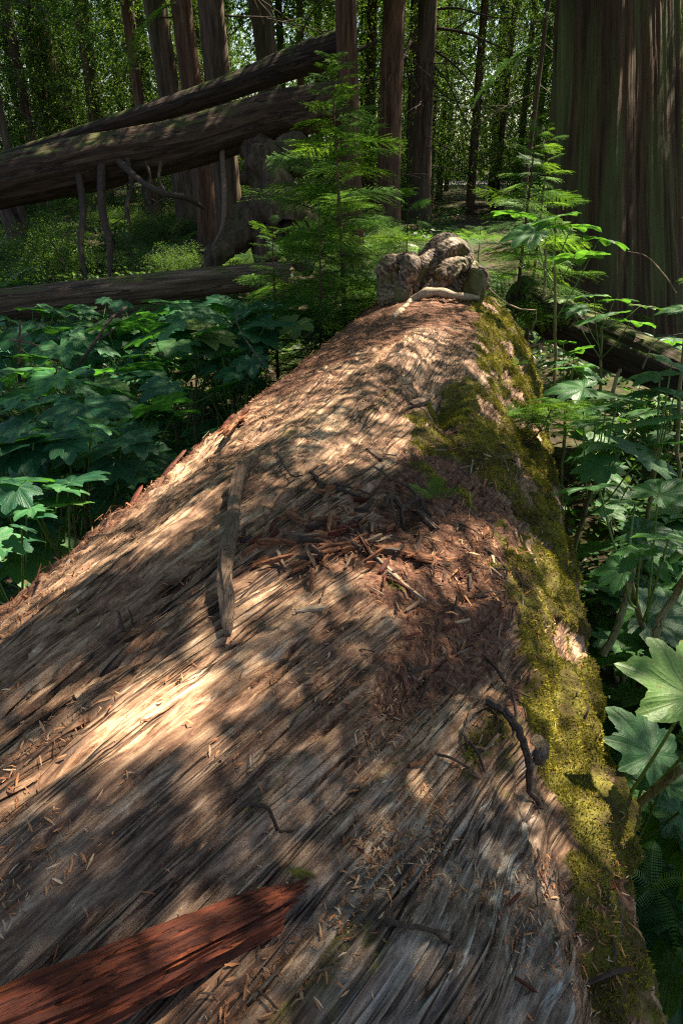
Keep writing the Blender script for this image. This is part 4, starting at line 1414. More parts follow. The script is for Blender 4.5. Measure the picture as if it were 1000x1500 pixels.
# ------------------------------------------------------------------ other fallen logs
def old_log(name, P, rad, seed, mat, n=170, k=80, rough=0.10, flat=1.0, jag=0.25):
    """knotty log along control points; vertices local to the first control point"""
    P = np.asarray(P, float)
    C = smooth_path(P, n)
    L = np.concatenate([[0], np.cumsum(np.linalg.norm(np.diff(C, axis=0), axis=1))])
    R = np.interp(np.linspace(0, 1, n), np.linspace(0, 1, len(rad)), rad)
    V, F = tube_geo(C, R, k)
    q = V.reshape(n, k, 3)
    th = np.arange(k) * 2 * math.pi / k
    LL, TT_ = np.meshgrid(L, th, indexing='ij')
    cx, cy = np.cos(TT_), np.sin(TT_)
    g = fbm3(cx * 2.6 + seed, cy * 2.6, LL * .7, seed, 4, .55) - .5
    g2 = 1 - np.abs(2 * fbm3(cx * 6 + seed, cy * 6, LL * .5, seed + 3, 3) - 1) - .6
    s_ = np.floor(fbm3(cx * 2.2, cy * 2.2 + seed, LL * .6, seed + 9, 3) * 7) / 7 - .5
    m = 1 + rough * (2.2 * g + .9 * g2 + 1.6 * s_)
    q = C[:, None] + (q - C[:, None]) * m[..., None]
    T = unit(np.gradient(C, axis=0))
    r = np.random.default_rng(seed)
    jg = np.cumsum(r.normal(0, .3, k))
    jg = (jg - np.linspace(0, jg[-1], k)) * jag * R[-1]
    q[-1] += T[-1] * jg[:, None]
    q[-2] += T[-1] * jg[:, None] * .6
    q[0] -= T[0] * jg[:, None]
    V = np.vstack([q.reshape(-1, 3), C[:1] + T[0] * .05, C[-1:] - T[-1] * .15])
    nk = n * k
    F3 = [[(a + 1) % k, a, nk] for a in range(k)] + [[nk - k + a, nk - k + (a + 1) % k, nk + 1] for a in range(k)]
    uv = np.vstack([np.stack([LL, TT_ * R.mean()], -1).reshape(-1, 2), [[0, 0], [0, 0]]])
    return make_mesh(name, V - P[0], [F, np.array(F3)], M[mat], True, None, uv), P[0]


def w2r(px, f):
    return px * f / FPX / 2


f1 = 13.0
lean = thing('leaning_log', 'thick broken log lifted off the ground and rising to the right', 'log', tuple(at(-120, 300, f1 - .4)))
O1 = at(-120, 300, f1 - .4)
me, o0 = old_log('log_body', [at(-120, 300, f1 - .4), at(0, 268, f1 - .3), at(130, 240, f1), at(270, 213, f1 + .2), at(400, 172, f1 + .4), at(505, 150, f1 + .5)],
                 [w2r(64, f1), w2r(64, f1), w2r(68, f1), w2r(66, f1), w2r(64, f1), w2r(60, f1)], 5, 'oldlog', rough=.15)
link('log_body', me, lean, tuple(o0 - O1))
for q_, (pa_, pb_, wpx, mt) in enumerate([((112, 262), (128, 412), 10, 'darkstick'), ((149, 262), (161, 408), 12, 'darkstick'), ((187, 258), (192, 333), 7, 'darkstick'), ((236, 262), (238, 300), 5, 'darkstick'), ((214, 262), (220, 300), 4, 'darkstick')]):
    mb = MB()
    a, b = at(pa_[0], pa_[1] - 25, f1 - .25), at(*pb_, f1 - .45)
    P = smooth_path([a - O1, a * .6 + b * .4 + np.array([.05 * (-1) ** q_, 0, 0]) - O1, a * .3 + b * .7 - np.array([.05 * (-1) ** q_, .03, 0]) - O1, b - O1], 12)
    for z_ in range(3):
        dead_branch(P[3 + 3 * z_], np.array([math.cos(q_ * 2 + z_ * 2.3), .3 * math.sin(q_ + z_), -.25 + .3 * (z_ % 2)]), .25 + .2 * ((q_ + z_) % 3), .014, 77 + q_ * 5 + z_, mb, sub=3)
    mb.tube(P, np.interp(np.linspace(0, 1, 12), [0, .5, .85, 1], [1.1, .9, .7, .25]) * w2r(wpx, f1), 8)
    link('broken_branch', mb.mesh('broken_branch', M[mt] if mt != 'oldlog' else M['darkstick']), lean)
mb = MB()
P = smooth_path([at(170, 232, f1 - .2) - O1, at(205, 264, f1 - .6) - O1, at(240, 283, f1 - .7) - O1, at(275, 290, f1 - .5) - O1, at(300, 306, f1 - .2) - O1], 24)
mb.tube(P, np.interp(np.linspace(0, 1, 24), [0, .3, .7, 1], [.06, .05, .06, .03]) * (1 + .12 * np.sin(np.linspace(0, 17, 24))), 9)
link('broken_branch', mb.mesh('broken_branch', M['twig']), lean)['label'] = 'bent branch stub'
# root plate at its high end
rootm = thing('upturned_root', 'dark upturned root with a curved arm propping the leaning log', 'root', tuple(at(400, 260, f1 + .5)))
RO = at(400, 260, f1 + .5)
mb = MB()
for pts, ra, rb in (([(372, 205), (384, 235), (398, 265), (410, 290), (420, 330)], .30, .42), ([(415, 285), (385, 312), (355, 340), (325, 368), (297, 394)], .42, .15), ([(405, 250), (425, 230), (450, 200)], .3, .35), ([(410, 300), (400, 345), (380, 390)], .35, .25), ([(420, 300), (440, 340), (450, 400)], .4, .3), ([(395, 300), (372, 322), (352, 375)], .22, .12)):
    C = smooth_path([at(x, y, f1 + .5 - .2 * i_) - RO for i_, (x, y) in enumerate(pts)], 60)
    rr_ = np.linspace(ra, rb, 60) * (1 + .18 * np.sin(np.linspace(0, 9, 60) + len(pts))) * np.interp(np.linspace(0, 1, 60), [0, .85, 1], [1, 1, .35])
    V, F = tube_geo(C, rr_, 40)
    q = V.reshape(60, 40, 3)
    nz = fbm3(q[..., 0] * 4, q[..., 1] * 4, q[..., 2] * 4, 5, 4, .6) - .5
    q = C[:, None] + (q - C[:, None]) * (1 + 1.3 * nz[..., None])
    mb.add(q.reshape(-1, 3), F)
link('root_body', mb.mesh('root_body', M['bark']), rootm)
mb = MB()
C = smooth_path([at(325, 215, f1 + .2) - RO, at(329, 290, f1 - .2) - RO, at(326, 330, f1 - .3) - RO, at(312, 360, f1 - .4) - RO], 20)
mb.tube(C, np.interp(np.linspace(0, 1, 20), [0, .4, 1], [.05, .055, .012]), 8)
link('bare_root', mb.mesh('bare_root', M['stick']), rootm)['label'] = 'pale barkless strip of root hanging down'

me, o0 = old_log('leaning_slab', [at(-60, 252, f1 + .3), at(60, 214, f1 + .35), at(200, 172, f1 + .5), at(330, 130, f1 + .6), at(420, 96, f1 + .7), at(494, 72, f1 + .8)],
                 [w2r(14, f1), w2r(18, f1), w2r(26, f1), w2r(34, f1), w2r(42, f1), w2r(48, f1)], 9, 'mosslog', rough=.09)
tag(link('leaning_slab', me, None, tuple(o0)), 'long wedge shaped half log lying along the top of the leaning log, moss on its edge', 'log')
f2 = 10.6
me, o0 = old_log('low_log', [at(-130, 463, f2 - .4), at(0, 447, f2), at(150, 430, f2 + .3), at(290, 415, f2 + .7), at(420, 402, f2 + 1.1)],
                 [w2r(46, f2), w2r(44, f2), w2r(44, f2), w2r(42, f2 + .7), w2r(38, f2 + 1)], 15, 'lowlog', rough=.08)
tag(link('low_log', me, None, tuple(o0)), 'low fallen trunk crossing the left side under the leaning logs', 'log')
me, o0 = old_log('mossy_log', [at(760, 430, 7.6), at(815, 468, 7.2), at(880, 500, 6.8), at(960, 535, 6.4), at(1080, 590, 6.0)],
                 [w2r(52, 7.5), w2r(62, 7.2), w2r(66, 6.8), w2r(66, 6.4), w2r(60, 6)], 25, 'mosslog', rough=.10)
tag(link('mossy_log', me, None, tuple(o0)), 'mossy rotten log behind the right flank, in front of the giant cedar', 'log')
fs = proj(on_ground(40, 388))[2]
me, o0 = old_log('stump', [at(41, 396, fs), at(26, 350, fs), at(4, 285, fs + .3)], [w2r(34, fs), w2r(27, fs), w2r(24, fs)], 27, 'oldlog', n=40, k=30, rough=.07)
tag(link('leaning_stub', me, None, tuple(o0)), 'short leaning brown stub under the left end of the leaning log', 'stump')

# ------------------------------------------------------------------ saplings
def gpt(px, f, py=None):
    p = at(px, 500, f)
    return np.array([p[0], p[1], float(ground_z(p[0], p[1]))])


b1 = gpt(512, 7.0)
top = at(487, 100, 7.0)
sapling('hemlock_sapling', b1, top[2], 120, 1.3, 'tallest green hemlock sapling with layered boughs left of the burl', seed=3, z0=.22, lean=((top[0] - b1[0]) / top[2], 0), tip_fresh=.35)
b2 = gpt(470, 6.3)
sapling('hemlock_sapling', b2, at(478, 300, 6.3)[2], 64, .9, 'bushy lower hemlock sapling in front of the tallest one', seed=4, z0=.15, tip_fresh=.45)
b2 = gpt(405, 7.2)
sapling('hemlock_sapling', b2, at(402, 315, 7.2)[2], 54, .9, 'leftmost hemlock sapling of the clump beside the low trunk', seed=5, z0=.15, tip_fresh=.45)
b3 = gpt(748, 7.6)
top = at(745, 150, 7.6)
sapling('hemlock_sapling', b3, top[2], 60, .95, 'slender hemlock sapling with bright tips before the giant cedar', seed=6, z0=.35, lean=(.01, 0), tip_fresh=.7)
b3 = gpt(770, 9.2)
sapling('hemlock_sapling', b3, at(770, 180, 9.2)[2], 50, 1.05, 'open hemlock sapling just behind the bright tipped one', seed=7, z0=.3, tip_fresh=.3)
b4 = gpt(590, 9.4)
sapling('hemlock_sapling', b4, at(596, 240, 9.4)[2], 54, 1.0, 'low dark hemlock sapling behind the burl', seed=8, z0=.1, tip_fresh=.2)
b4 = gpt(690, 9.8)
sapling('hemlock_sapling', b4, at(690, 300, 9.8)[2], 48, 1.0, 'small hemlock sapling behind the right end of the burl', seed=9, z0=.1, tip_fresh=.2)
# seedling growing on the flank: bright green
sp0, sn0 = surf(770, 655)
t_ = thing('hemlock_seedling', 'small bright green hemlock seedling growing out of the mossy flank', 'seedling', tuple(sp0))
mb = MB()
Pq = smooth_path([sp0 * 0 - sn0 * .02, np.array([.05, -.02, .10]), np.array([.09, -.02, .22])], 8)
mb.tube(Pq, np.linspace(.006, .003, 8), 5)
link('trunk', mb.mesh('trunk', M['redbark']), t_)
r = np.random.default_rng(9)
for q_ in range(20):
    c = Pq[3 + q_ % 5]
    link('bough', BOUGH[('fresh', 1 + q_ % 3)], t_, None, rotm(r.uniform(-2.0, 2.6), r.normal(.1, .15), r.normal(0, .2), r.uniform(.42, .72), tuple(c)))
for (px_, py_, nn_, sc_, lab) in ((742, 545, 5, .22, 'tiny sprig of green on the upper flank under the burl'), (630, 738, 4, .2, 'tiny green sprig beside the dark rootlets')):
    p_, n_ = surf(px_, py_)
    t_ = thing('sprig', lab, 'sprig', tuple(p_))
    for q_ in range(nn_):
        link('bough', BOUGH[('fresh', 3)], t_, None, rotm(q_ * 1.4, .5, 0, sc_ * r.uniform(.7, 1.1) * 1.4, tuple(n_ * .01)))

# ------------------------------------------------------------------ broad-leaved shrubs
def club_leaf(seed, mat='club'):
    """palmate toothed leaf about 1 m across its widest, stalk at the origin, middle lobe along +Y"""
    r = np.random.default_rng(seed)
    lobes = np.radians([0, 43, -43, 84, -84, 126, -126]) + r.normal(0, .04, 7)
    lens = np.array([.60, .57, .57, .50, .50, .33, .33]) * (1 + r.normal(0, .05, 7))
    na = 132
    phi = np.linspace(-math.radians(160), math.radians(160), na)
    rr_ = np.zeros(na)
    fold_ = np.full(na, 9.0)
    for a_, l_ in zip(lobes, lens):
        d = np.abs(phi - a_)
        hw = math.radians(31)
        sh = l_ * np.clip(1 - (d / hw) ** 1.25 * .50, 0, 1)
        rr_ = np.where((sh > rr_) & (d < hw * 1.25), sh, rr_)
        fold_ = np.minimum(fold_, d)
    rr_ = np.maximum(rr_, .22)
    tooth = 1 - .10 * np.abs(((phi * 19 + .5 * np.sin(phi * 7)) % 1) - .25) - .02 * r.random(na)
    rr_ = rr_ * tooth
    rings = np.array([0.0, .12, .28, .46, .64, .82, 1.0])
    PHI, T = np.meshgrid(phi, rings, indexing='ij')
    RR = rr_[:, None] * T
    X, Y = RR * np.sin(PHI), RR * np.cos(PHI)
    fo = fold_[:, None]
    wl_ = np.radians(21)
    Z = -.06 * (RR / .5) ** 2 + .055 * np.sin(np.clip(fo / wl_, 0, 1) * math.pi / 2) * RR * 1.6 + .05 * RR
    Z = Z + .05 * (fbm2(X * 5 + seed, Y * 5, seed, 2) - .5) - .10 * np.clip(T - .75, 0, 1) * RR
    vein = np.exp(-((fo * RR) / .010) ** 2)
    # side veins: herring-bone along every lobe
    along = RR * np.cos(fo) - 1.0 * np.abs(RR * np.sin(fo))
    vein = np.maximum(vein, .5 * (np.abs((along * 13) % 1 - .5) < .11) * (T > .2))
    V = np.stack([X, Y, Z], -1).reshape(-1, 3)
    nr = len(rings)
    i = np.arange(na * nr).reshape(na, nr)
    F = np.stack([i[:-1, :-1], i[1:, :-1], i[1:, 1:], i[:-1, 1:]], -1).reshape(-1, 4)
    return make_mesh('leaf', V, F[:, ::-1].copy(), M[mat], True, {'vein': vein.ravel()})


LEAF_TEAL = [club_leaf(700 + q_) for q_ in range(7)]
LEAF_GREEN = [club_leaf(710 + q_, 'clubgreen') for q_ in range(7)]
LEAF = LEAF_GREEN


def place_leaf(par, base_par, c, size, yaw, tilt, r, roll=None, tiltdir=None):
    """leaf with its stalk end at c (world); middle lobe towards yaw, tip lowered by tilt"""
    m = Matrix.Translation(Vector(c - base_par)) @ Matrix.Rotation(yaw, 4, 'Z') @ Matrix.Rotation(-tilt, 4, 'X') @ Matrix.Rotation(r.normal(0, .2) if roll is None else roll, 4, 'Y') @ Matrix.Scale(size, 4)
    link('leaf', LEAF[r.integers(len(LEAF))], par, None, m)


def stalks(par, base, pts, r, top=None, thorny=True):
    """one woody stem with a stalk to every leaf"""
    pts = np.asarray(pts)
    c = pts.mean(0)
    top = np.array([c[0], c[1], max(pts[:, 2].min() - .12, base[2] + .25)]) if top is None else top
    st_ = smooth_path([base - base, (top - base) * .5 + np.array([r.normal(0, .06), r.normal(0, .06), 0]), top - base], 14)
    mb = MB()
    mb.tube(st_ + r.normal(0, .004, st_.shape), np.linspace(.017, .010, 14), 7)
    link('stem', mb.mesh('stem', M['stem']), par)
    mb = MB()
    for p in pts:
        a = st_[r.integers(9, 14)]
        e = p - base
        mid_ = (a + e) / 2 + np.array([0, 0, -.12 * np.linalg.norm((e - a)[:2])])
        mb.tube(smooth_path([a, mid_, e], 9), np.linspace(.0055, .0035, 9), 5)
    link('leaf_stalk', mb.mesh('leaf_stalk', M['petiole']), par)


def club_plant(label, leaves, base, seed, group=None, name='broad_leaved_shrub'):
    """leaves: (px, py, width px, depth, yaw deg, tilt deg)"""
    r = np.random.default_rng(seed)
    base = np.array([base[0], base[1], float(ground_z(base[0], base[1]))])
    t_ = thing(name, label, 'shrub', tuple(base), group)
    pts = []
    for (px_, py_, w_, f_, yaw, tilt) in leaves:
        size = w_ * f_ / FPX / 1.02
        c = at(px_, py_, f_)
        yw, tl = math.radians(yaw), math.radians(tilt)
        c = c - np.array([-math.sin(yw), math.cos(yw), 0]) * size * .15
        place_leaf(t_, base, c, size, yw, tl, r)
        pts.append(c)
    stalks(t_, base, pts, r)
    return t_


#@@CLUBS@@
g = lambda px, f: on_ground(px, 900)[:2] * 0 + at(px, 600, f)[:2]
club_plant('shrub with very large leaf near the right edge, standing upright beside the log', [(985, 1005, 200, 1.6, 28, -34), (1060, 1060, 200, 1.6, -70, 20)], g(990, 1.75), 1)
club_plant('shrub with three lobed upright leaf below the very large leaf on the right', [(935, 1092, 150, 1.95, 35, -25), (975, 1135, 150, 2.0, -30, 5), (925, 1160, 90, 2.2, 70, 15), (1010, 1180, 150, 2.0, -60, 10)], g(975, 2.2), 2)
club_plant('shrub whose broad pale leaf overhangs the mossy flank of the log', [(858, 712, 120, 2.6, 80, 12), (922, 733, 88, 2.6, 10, 18), (975, 722, 120, 2.5, -60, -12), (978, 782, 120, 2.3, -20, 22), (902, 832, 86, 2.3, 50, 20), (935, 805, 80, 2.4, -10, 8)], g(945, 2.75), 3)
club_plant('shrub with tiers of leaves halfway up the right edge', [(955, 548, 100, 3.5, 20, 10), (985, 530, 90, 3.7, -30, 8), (950, 572, 90, 3.5, 60, 12), (1000, 575, 110, 3.4, -70, 10), (965, 610, 100, 3.3, 10, 18), (995, 645, 110, 3.2, -40, 15)], g(990, 3.6), 4)
club_plant('shrub with overlapping leaves behind the bright seedling', [(838, 568, 100, 3.7, 70, 10), (878, 592, 95, 3.6, 20, 10), (905, 580, 110, 3.7, -20, 8), (860, 615, 90, 3.4, 40, 15), (925, 620, 120, 3.4, -10, 14), (890, 650, 120, 3.2, 30, 12), (945, 665, 130, 3.1, -50, 12), (870, 680, 90, 3.1, 70, 20)], g(905, 3.6), 5)
club_plant('shrub with small leaves in front of the mossy rotten log', [(818, 498, 60, 5.2, 30, 15), (845, 512, 55, 5.2, -40, 12), (835, 535, 75, 5.0, 10, 15), (862, 545, 60, 5.0, -60, 12), (812, 530, 50, 5.1, 80, 10)], g(838, 5.4), 6)
club_plant('shrub with grey green leaves at the foot of the giant cedar', [(822, 436, 62, 6.2, 60, 8), (868, 432, 60, 6.4, -10, 6), (905, 438, 70, 6.3, -50, 8), (875, 462, 95, 6.0, 20, 14), (928, 468, 80, 6.0, -40, 16), (842, 452, 60, 6.1, 80, 8), (945, 448, 60, 6.3, -80, 5)], g(880, 6.5), 7)
club_plant('shrub raising pale leaves above the burl against the giant cedar', [(770, 340, 92, 5.4, 75, 12), (812, 318, 90, 5.5, -10, 5), (842, 330, 82, 5.4, -40, 10), (888, 350, 85, 5.3, -75, 14), (845, 372, 92, 5.2, -30, 16), (752, 312, 80, 5.7, 40, 2)], g(800, 5.9), 8)
club_plant('shrub showing one bright leaf edge at the upper right border', [(1002, 452, 90, 4.6, -20, -2), (1015, 405, 60, 4.9, 10, 0), (1030, 320, 70, 5, 0, 0)], g(1040, 4.9), 9)
r = np.random.default_rng(77)
def at_height(px, py, z):
    d = at(px, py, 1.0) - CAM
    return (z - CAM[2]) / d[2]


cnt_ = 0
for q_ in range(400):                                       # low shrubs filling the shade down the right side
    py_, px_ = r.uniform(500, 1500), r.uniform(840, 1080)
    z_ = r.uniform(.35, 1.15) if py_ > 900 else r.uniform(.3, .8)
    f_ = at_height(px_, py_, z_)
    lv = []
    for _ in range(7):
        x_, y_ = px_ + r.normal(0, 190 / f_), py_ + r.normal(0, 110 / f_)
        fz = at_height(x_, y_, z_ + r.normal(0, .10))
        p_ = at(x_, y_, fz)
        if np.linalg.norm(np.cross(p_ - LO, LD)) > 1.20 and p_[2] > .15:
            lv.append((x_, y_, r.uniform(.24, .40) * FPX / fz, fz, r.uniform(-120, 120), r.uniform(-4, 26)))
    if len(lv) < 4:
        continue
    c = np.mean([at(a_[0], a_[1], a_[3]) for a_ in lv], 0)
    club_plant('broad leaved shrub low in the shade to the right of the log', lv, c[:2], 800 + q_, 'shaded shrubs right of the log')
    cnt_ += 1
    if cnt_ >= 50:
        break
# left: one plant after another in the hollow beside the log
r = np.random.default_rng(78)
LEFT = [(40, 640, 210, 3.0), (175, 645, 160, 3.1), (130, 600, 150, 3.4), (225, 640, 130, 3.2), (110, 700, 120, 2.8), (20, 700, 130, 2.7), (245, 600, 110, 3.9), (60, 585, 130, 3.8), (150, 560, 120, 4.2),
        (30, 540, 120, 4.4), (215, 470, 130, 5.4), (290, 455, 120, 5.6), (310, 485, 110, 5.2), (205, 535, 90, 4.6), (90, 510, 100, 5.0), (75, 480, 90, 5.4), (150, 475, 80, 5.8), (360, 470, 90, 5.8), (255, 505, 80, 5.0),
        (20, 490, 90, 5.4), (45, 750, 90, 2.6), (100, 735, 80, 2.7), (10, 790, 120, 2.5), (330, 520, 70, 5.2), (120, 640, 90, 3.2), (60, 450, 90, 6.4), (130, 455, 80, 6.6), (250, 440, 90, 6.8), (322, 445, 80, 6.6), (390, 450, 70, 6.6)]
ORD = 'first second third fourth fifth sixth seventh eighth ninth tenth eleventh twelfth thirteenth fourteenth'.split()
LEAF = LEAF_TEAL
cnt_ = 0
for q_ in range(300):                                       # a lower carpet of leaves under and between them
    py_, px_ = r.uniform(440, 840), r.uniform(-40, 430)
    z_ = r.uniform(.35, .95)
    f_ = at_height(px_, py_, z_)
    lv = []
    for _ in range(8):
        x_, y_ = px_ + r.normal(0, 210 / f_), py_ + r.normal(0, 110 / f_)
        fz = at_height(x_, y_, z_ + r.normal(0, .08))
        p_ = at(x_, y_, fz)
        if np.linalg.norm(np.cross(p_ - LO, LD)) > 1.15 and p_[2] > .15 and fz < 9.5:
            lv.append((x_, y_, r.uniform(.26, .42) * FPX / fz, fz, r.uniform(-180, 180), r.uniform(0, 20)))
    if len(lv) < 4:
        continue
    c = np.mean([at(a_[0], a_[1], a_[3]) for a_ in lv], 0)
    club_plant('low broad leaved shrub under the taller shrubs left of the log', lv, c[:2], 1000 + q_, 'low shrubs left of the log')
    cnt_ += 1
    if cnt_ >= 44:
        break
for q_, (px_, py_, w_, f_) in enumerate(LEFT):
    lv = [(px_, py_, w_, f_, r.uniform(-60, 60) + 180 * (r.random() < .3), r.uniform(4, 22))]
    for _ in range(r.integers(7, 11)):
        lv.append((px_ + r.normal(0, w_ * .75), py_ + abs(r.normal(0, w_ * .35)), w_ * r.uniform(.5, .95), f_ + r.normal(0, .22), r.uniform(-180, 180), r.uniform(0, 28)))
    ok_ = [l for l in lv if np.linalg.norm(np.cross(at(l[0], l[1], l[3]) - LO, LD)) > 1.15 and at(l[0], l[1], l[3])[2] > .2]
    if len(ok_) < 2:
        continue
    c = np.mean([at(a_[0], a_[1], a_[3]) for a_ in ok_], 0)
    lab, gp = 'broad leaved shrub in the shaded hollow left of the log', 'shaded shrubs left of the log'
    row_ = 'front' if f_ < 3.45 else ('middle' if f_ < 5.1 else 'back')
    rank_ = sorted(p_[0] for i_, p_ in enumerate(LEFT) if i_ not in (0, 4) and ('front' if p_[3] < 3.45 else ('middle' if p_[3] < 5.1 else 'back')) == row_)
    if q_ not in (0, 4):
        lab = 'broad leaved shrub left of the log, %s from the left border in the %s row' % (ORD[rank_.index(px_)], row_)
    if q_ == 0:
        lab, gp = 'shrub with the largest blue green leaf at the left border beside the log', None
    elif q_ == 4:
        lab, gp = 'low shrub with lighter leaf just above the left edge of the log', None
    club_plant(lab, ok_, c[:2], 900 + q_, gp)

# bare thorny canes on the right
for q_, (pts, lab) in enumerate([([(882, 960, 2.5), (905, 915, 2.5), (918, 870, 2.5), (930, 820, 2.5)], 'thorny tan cane bending up beside the mossy flank'),
                                 ([(955, 950, 2.3), (968, 905, 2.3), (990, 870, 2.3), (1005, 840, 2.2)], 'reddish thorny cane crossing the right border'),
                                 ([(795, 440, 6.8), (798, 400, 6.8), (800, 350, 6.8)], 'mossy upright cane just right of the burl'),
                                 ([(895, 590, 4.6), (900, 560, 4.6), (908, 541, 4.6)], 'broken bare cane standing in the dark gap on the right'),
                                 ([(990, 430, 5.5), (970, 400, 5.6), (945, 375, 5.8), (918, 368, 6)], 'thin arching pale stem in front of the giant cedar'),
                                 ([(940, 540, 5), (960, 500, 5), (1000, 488, 5)], 'bare pale twig arching before the tiers of leaves')]):
    tube_thing('cane', [([at(*p) for p in pts], .014 if q_ < 4 else .007, .010 if q_ < 4 else .003)], M['stem'] if q_ < 4 else M['stick'], lab, 'cane', None, 7)
tube_thing('dead_twig', [([at(712, 420, 6.0), at(735, 440, 6.0), at(760, 452, 6.1), at(785, 454, 6.2)], .008, .004), ([at(735, 440, 6), at(742, 425, 6), at(745, 405, 6)], .005, .002), ([at(785, 454, 6.2), at(784, 470, 6.2), at(775, 490, 6.2)], .004, .002)],
           M['palestick'], 'pale dead twig with forks leaning right of the burl', 'twig')
tube_thing('dead_twig', [([at(15, 498, 5.2), at(45, 503, 5.2), at(80, 512, 5.2), at(110, 505, 5.3)], .008, .004), ([at(20, 500, 5.2), at(45, 488, 5.2), at(62, 470, 5.2)], .006, .002)],
           M['stick'], 'bare grey twig over the shrubs at the left border', 'twig')
tube_thing('dead_twig', [([at(30, 560, 5), at(28, 520, 5), at(30, 470, 5)], .012, .007)], M['darkstick'], 'dark upright dead stem among the left shrubs', 'twig')
tube_thing('dead_twig', [([at(115, 535, 5), at(140, 500, 5), at(165, 465, 5.2), at(185, 450, 5.4)], .014, .008), ([at(140, 500, 5), at(158, 490, 5), at(172, 478, 5)], .008, .004)], M['darkstick'], 'dark slanting dead branch below the low fallen trunk', 'twig')
tube_thing('dead_twig', [([at(395, 545, 5), at(372, 515, 5), at(350, 480, 5.2), at(345, 455, 5.4)], .006, .003)], M['stick'], 'thin slanting twig near the upper left edge of the log', 'twig')

# ------------------------------------------------------------------ ferns
def frond_mesh(seed, n=22):
    r = np.random.default_rng(seed)
    V, F = [], []
    u = np.linspace(0, 1, n)
    ax = np.stack([u * .9, .03 * np.sin(u * 4), .45 * u - .62 * u ** 2], -1)
    for i_ in range(1, n):
        w_ = .19 * math.sin(math.pi * (u[i_] * .82 + .16)) ** .8 * (1 - .3 * u[i_])
        for sd in (-1, 1):
            d = np.array([.38, sd, -.18 + r.normal(0, .06)])
            d = unit(d)
            m = 5
            for j_ in range(m):
                a = ax[i_] + d * w_ * j_ / m
                b = ax[i_] + d * w_ * (j_ + 1.15) / m
                h = np.array([.019 * (1 - .14 * j_), 0, .004])
                k0 = len(V)
                V += [a, (a + b) / 2 + h, b, (a + b) / 2 - h]
                F.append((k0, k0 + 1, k0 + 2, k0 + 3))
    tv, tf = tube_geo(ax, np.linspace(.006, .002, n), 4)
    k0 = len(V)
    return make_mesh('frond', np.vstack([V, tv]), np.vstack([F, tf + k0]), M['fern'], False)


FROND = [frond_mesh(820 + q_) for q_ in range(3)]


def fern(p, size, label, seed, group=None, nf=9):
    r = np.random.default_rng(seed)
    t_ = thing('fern', label, 'fern', tuple(p), group)
    for q_ in range(nf):
        link('frond', FROND[q_ % 3], t_, None, rotm(q_ * 2 * math.pi / nf + r.normal(0, .2), r.normal(.25, .2), r.normal(0, .2), size * r.uniform(.75, 1.15)))
    return t_


def gz(p):
    return np.array([p[0], p[1], float(ground_z(p[0], p[1]))])


fern(gz(on_ground(60, 405)), .85, 'bright fern under the leaning stub at the left', 1)
fern(gz(on_ground(135, 412)), .8, 'bright fern beside the hanging broken branches', 2)
fern(gz(on_ground(20, 430)), .8, 'fern at the left border just above the low trunk', 3)
fern(gz(at(600, 300, 10.5)), .9, 'pale fern behind the burl below the road trunks', 4, nf=12)
fern(gz(at(660, 320, 9.0)), 1.0, 'spreading fern right behind the burl', 5, nf=12)
fern(gz(at(920, 1300, 2.6)), .5, 'small fern in the dark lower right corner', 6)
fern(np.array(surf(905, 1300)[0]) + np.array([.05, 0, 0]), .16, 'tiny fern sticking out from the lower right flank', 7, nf=5)
fern(gz(at(930, 1160, 2.8)), .6, 'fern under the three lobed leaf on the right', 8)
r = np.random.default_rng(15)
for q_ in range(46):
    px_, y_ = r.uniform(-60, 1050), r.uniform(9, 24)
    fern(gz(at(px_, 300, y_)), r.uniform(.7, 1.25), 'fern on the forest floor behind the fallen logs', 60 + q_, 'ferns on the forest floor', nf=8)

# ------------------------------------------------------------------ ground cover: leaves and dead litter on the forest floor (uncountable)
r = np.random.default_rng(16)


def leaf_quads(p, size, r, up=1.0, asp=.28):
    n = len(p)
    nrm = unit(r.normal(0, .55, (n, 3)) + np.array([0, 0, up]))
    a = unit(np.cross(nrm, r.normal(size=(n, 3))))
    b = np.cross(nrm, a)
    s_ = np.broadcast_to(size, (n,))[:, None]
    V = np.stack([p - a * s_ * .5, p + b * s_ * asp + nrm * s_ * .06, p + a * s_ * .5, p - b * s_ * asp + nrm * s_ * .06], 1)
    return V.reshape(-1, 3), np.arange(n * 4).reshape(-1, 4)


n = 90000
yy = 2.0 + 30 * r.random(n) ** 1.5
xx = (r.random(n) - .5) * (yy * 1.15 + 5)
den = fbm2(xx * .6, yy * .6, 44, 3)
keep = r.random(n) < sstep(.36, .60, den) * .9 + .1
xx, yy = xx[keep], yy[keep]
pp = np.stack([xx, yy, ground_z(xx, yy) + .03 + .30 * r.random(len(xx)) ** 1.6 * (den[keep] > .45)], -1)
pp = pp[np.linalg.norm(np.cross(pp - LO, LD), axis=1) > 1.0]
V, F = leaf_quads(pp, (.03 + .07 * r.random(len(pp))) * (1 + np.clip(pp[:, 1] / 20, 0, 1)), r, 1.2)
tag(link('ground_cover', make_mesh('ground_cover', V, F, M['cover'], False)), 'low green leaves covering the forest floor', 'ground cover', None, 'stuff')

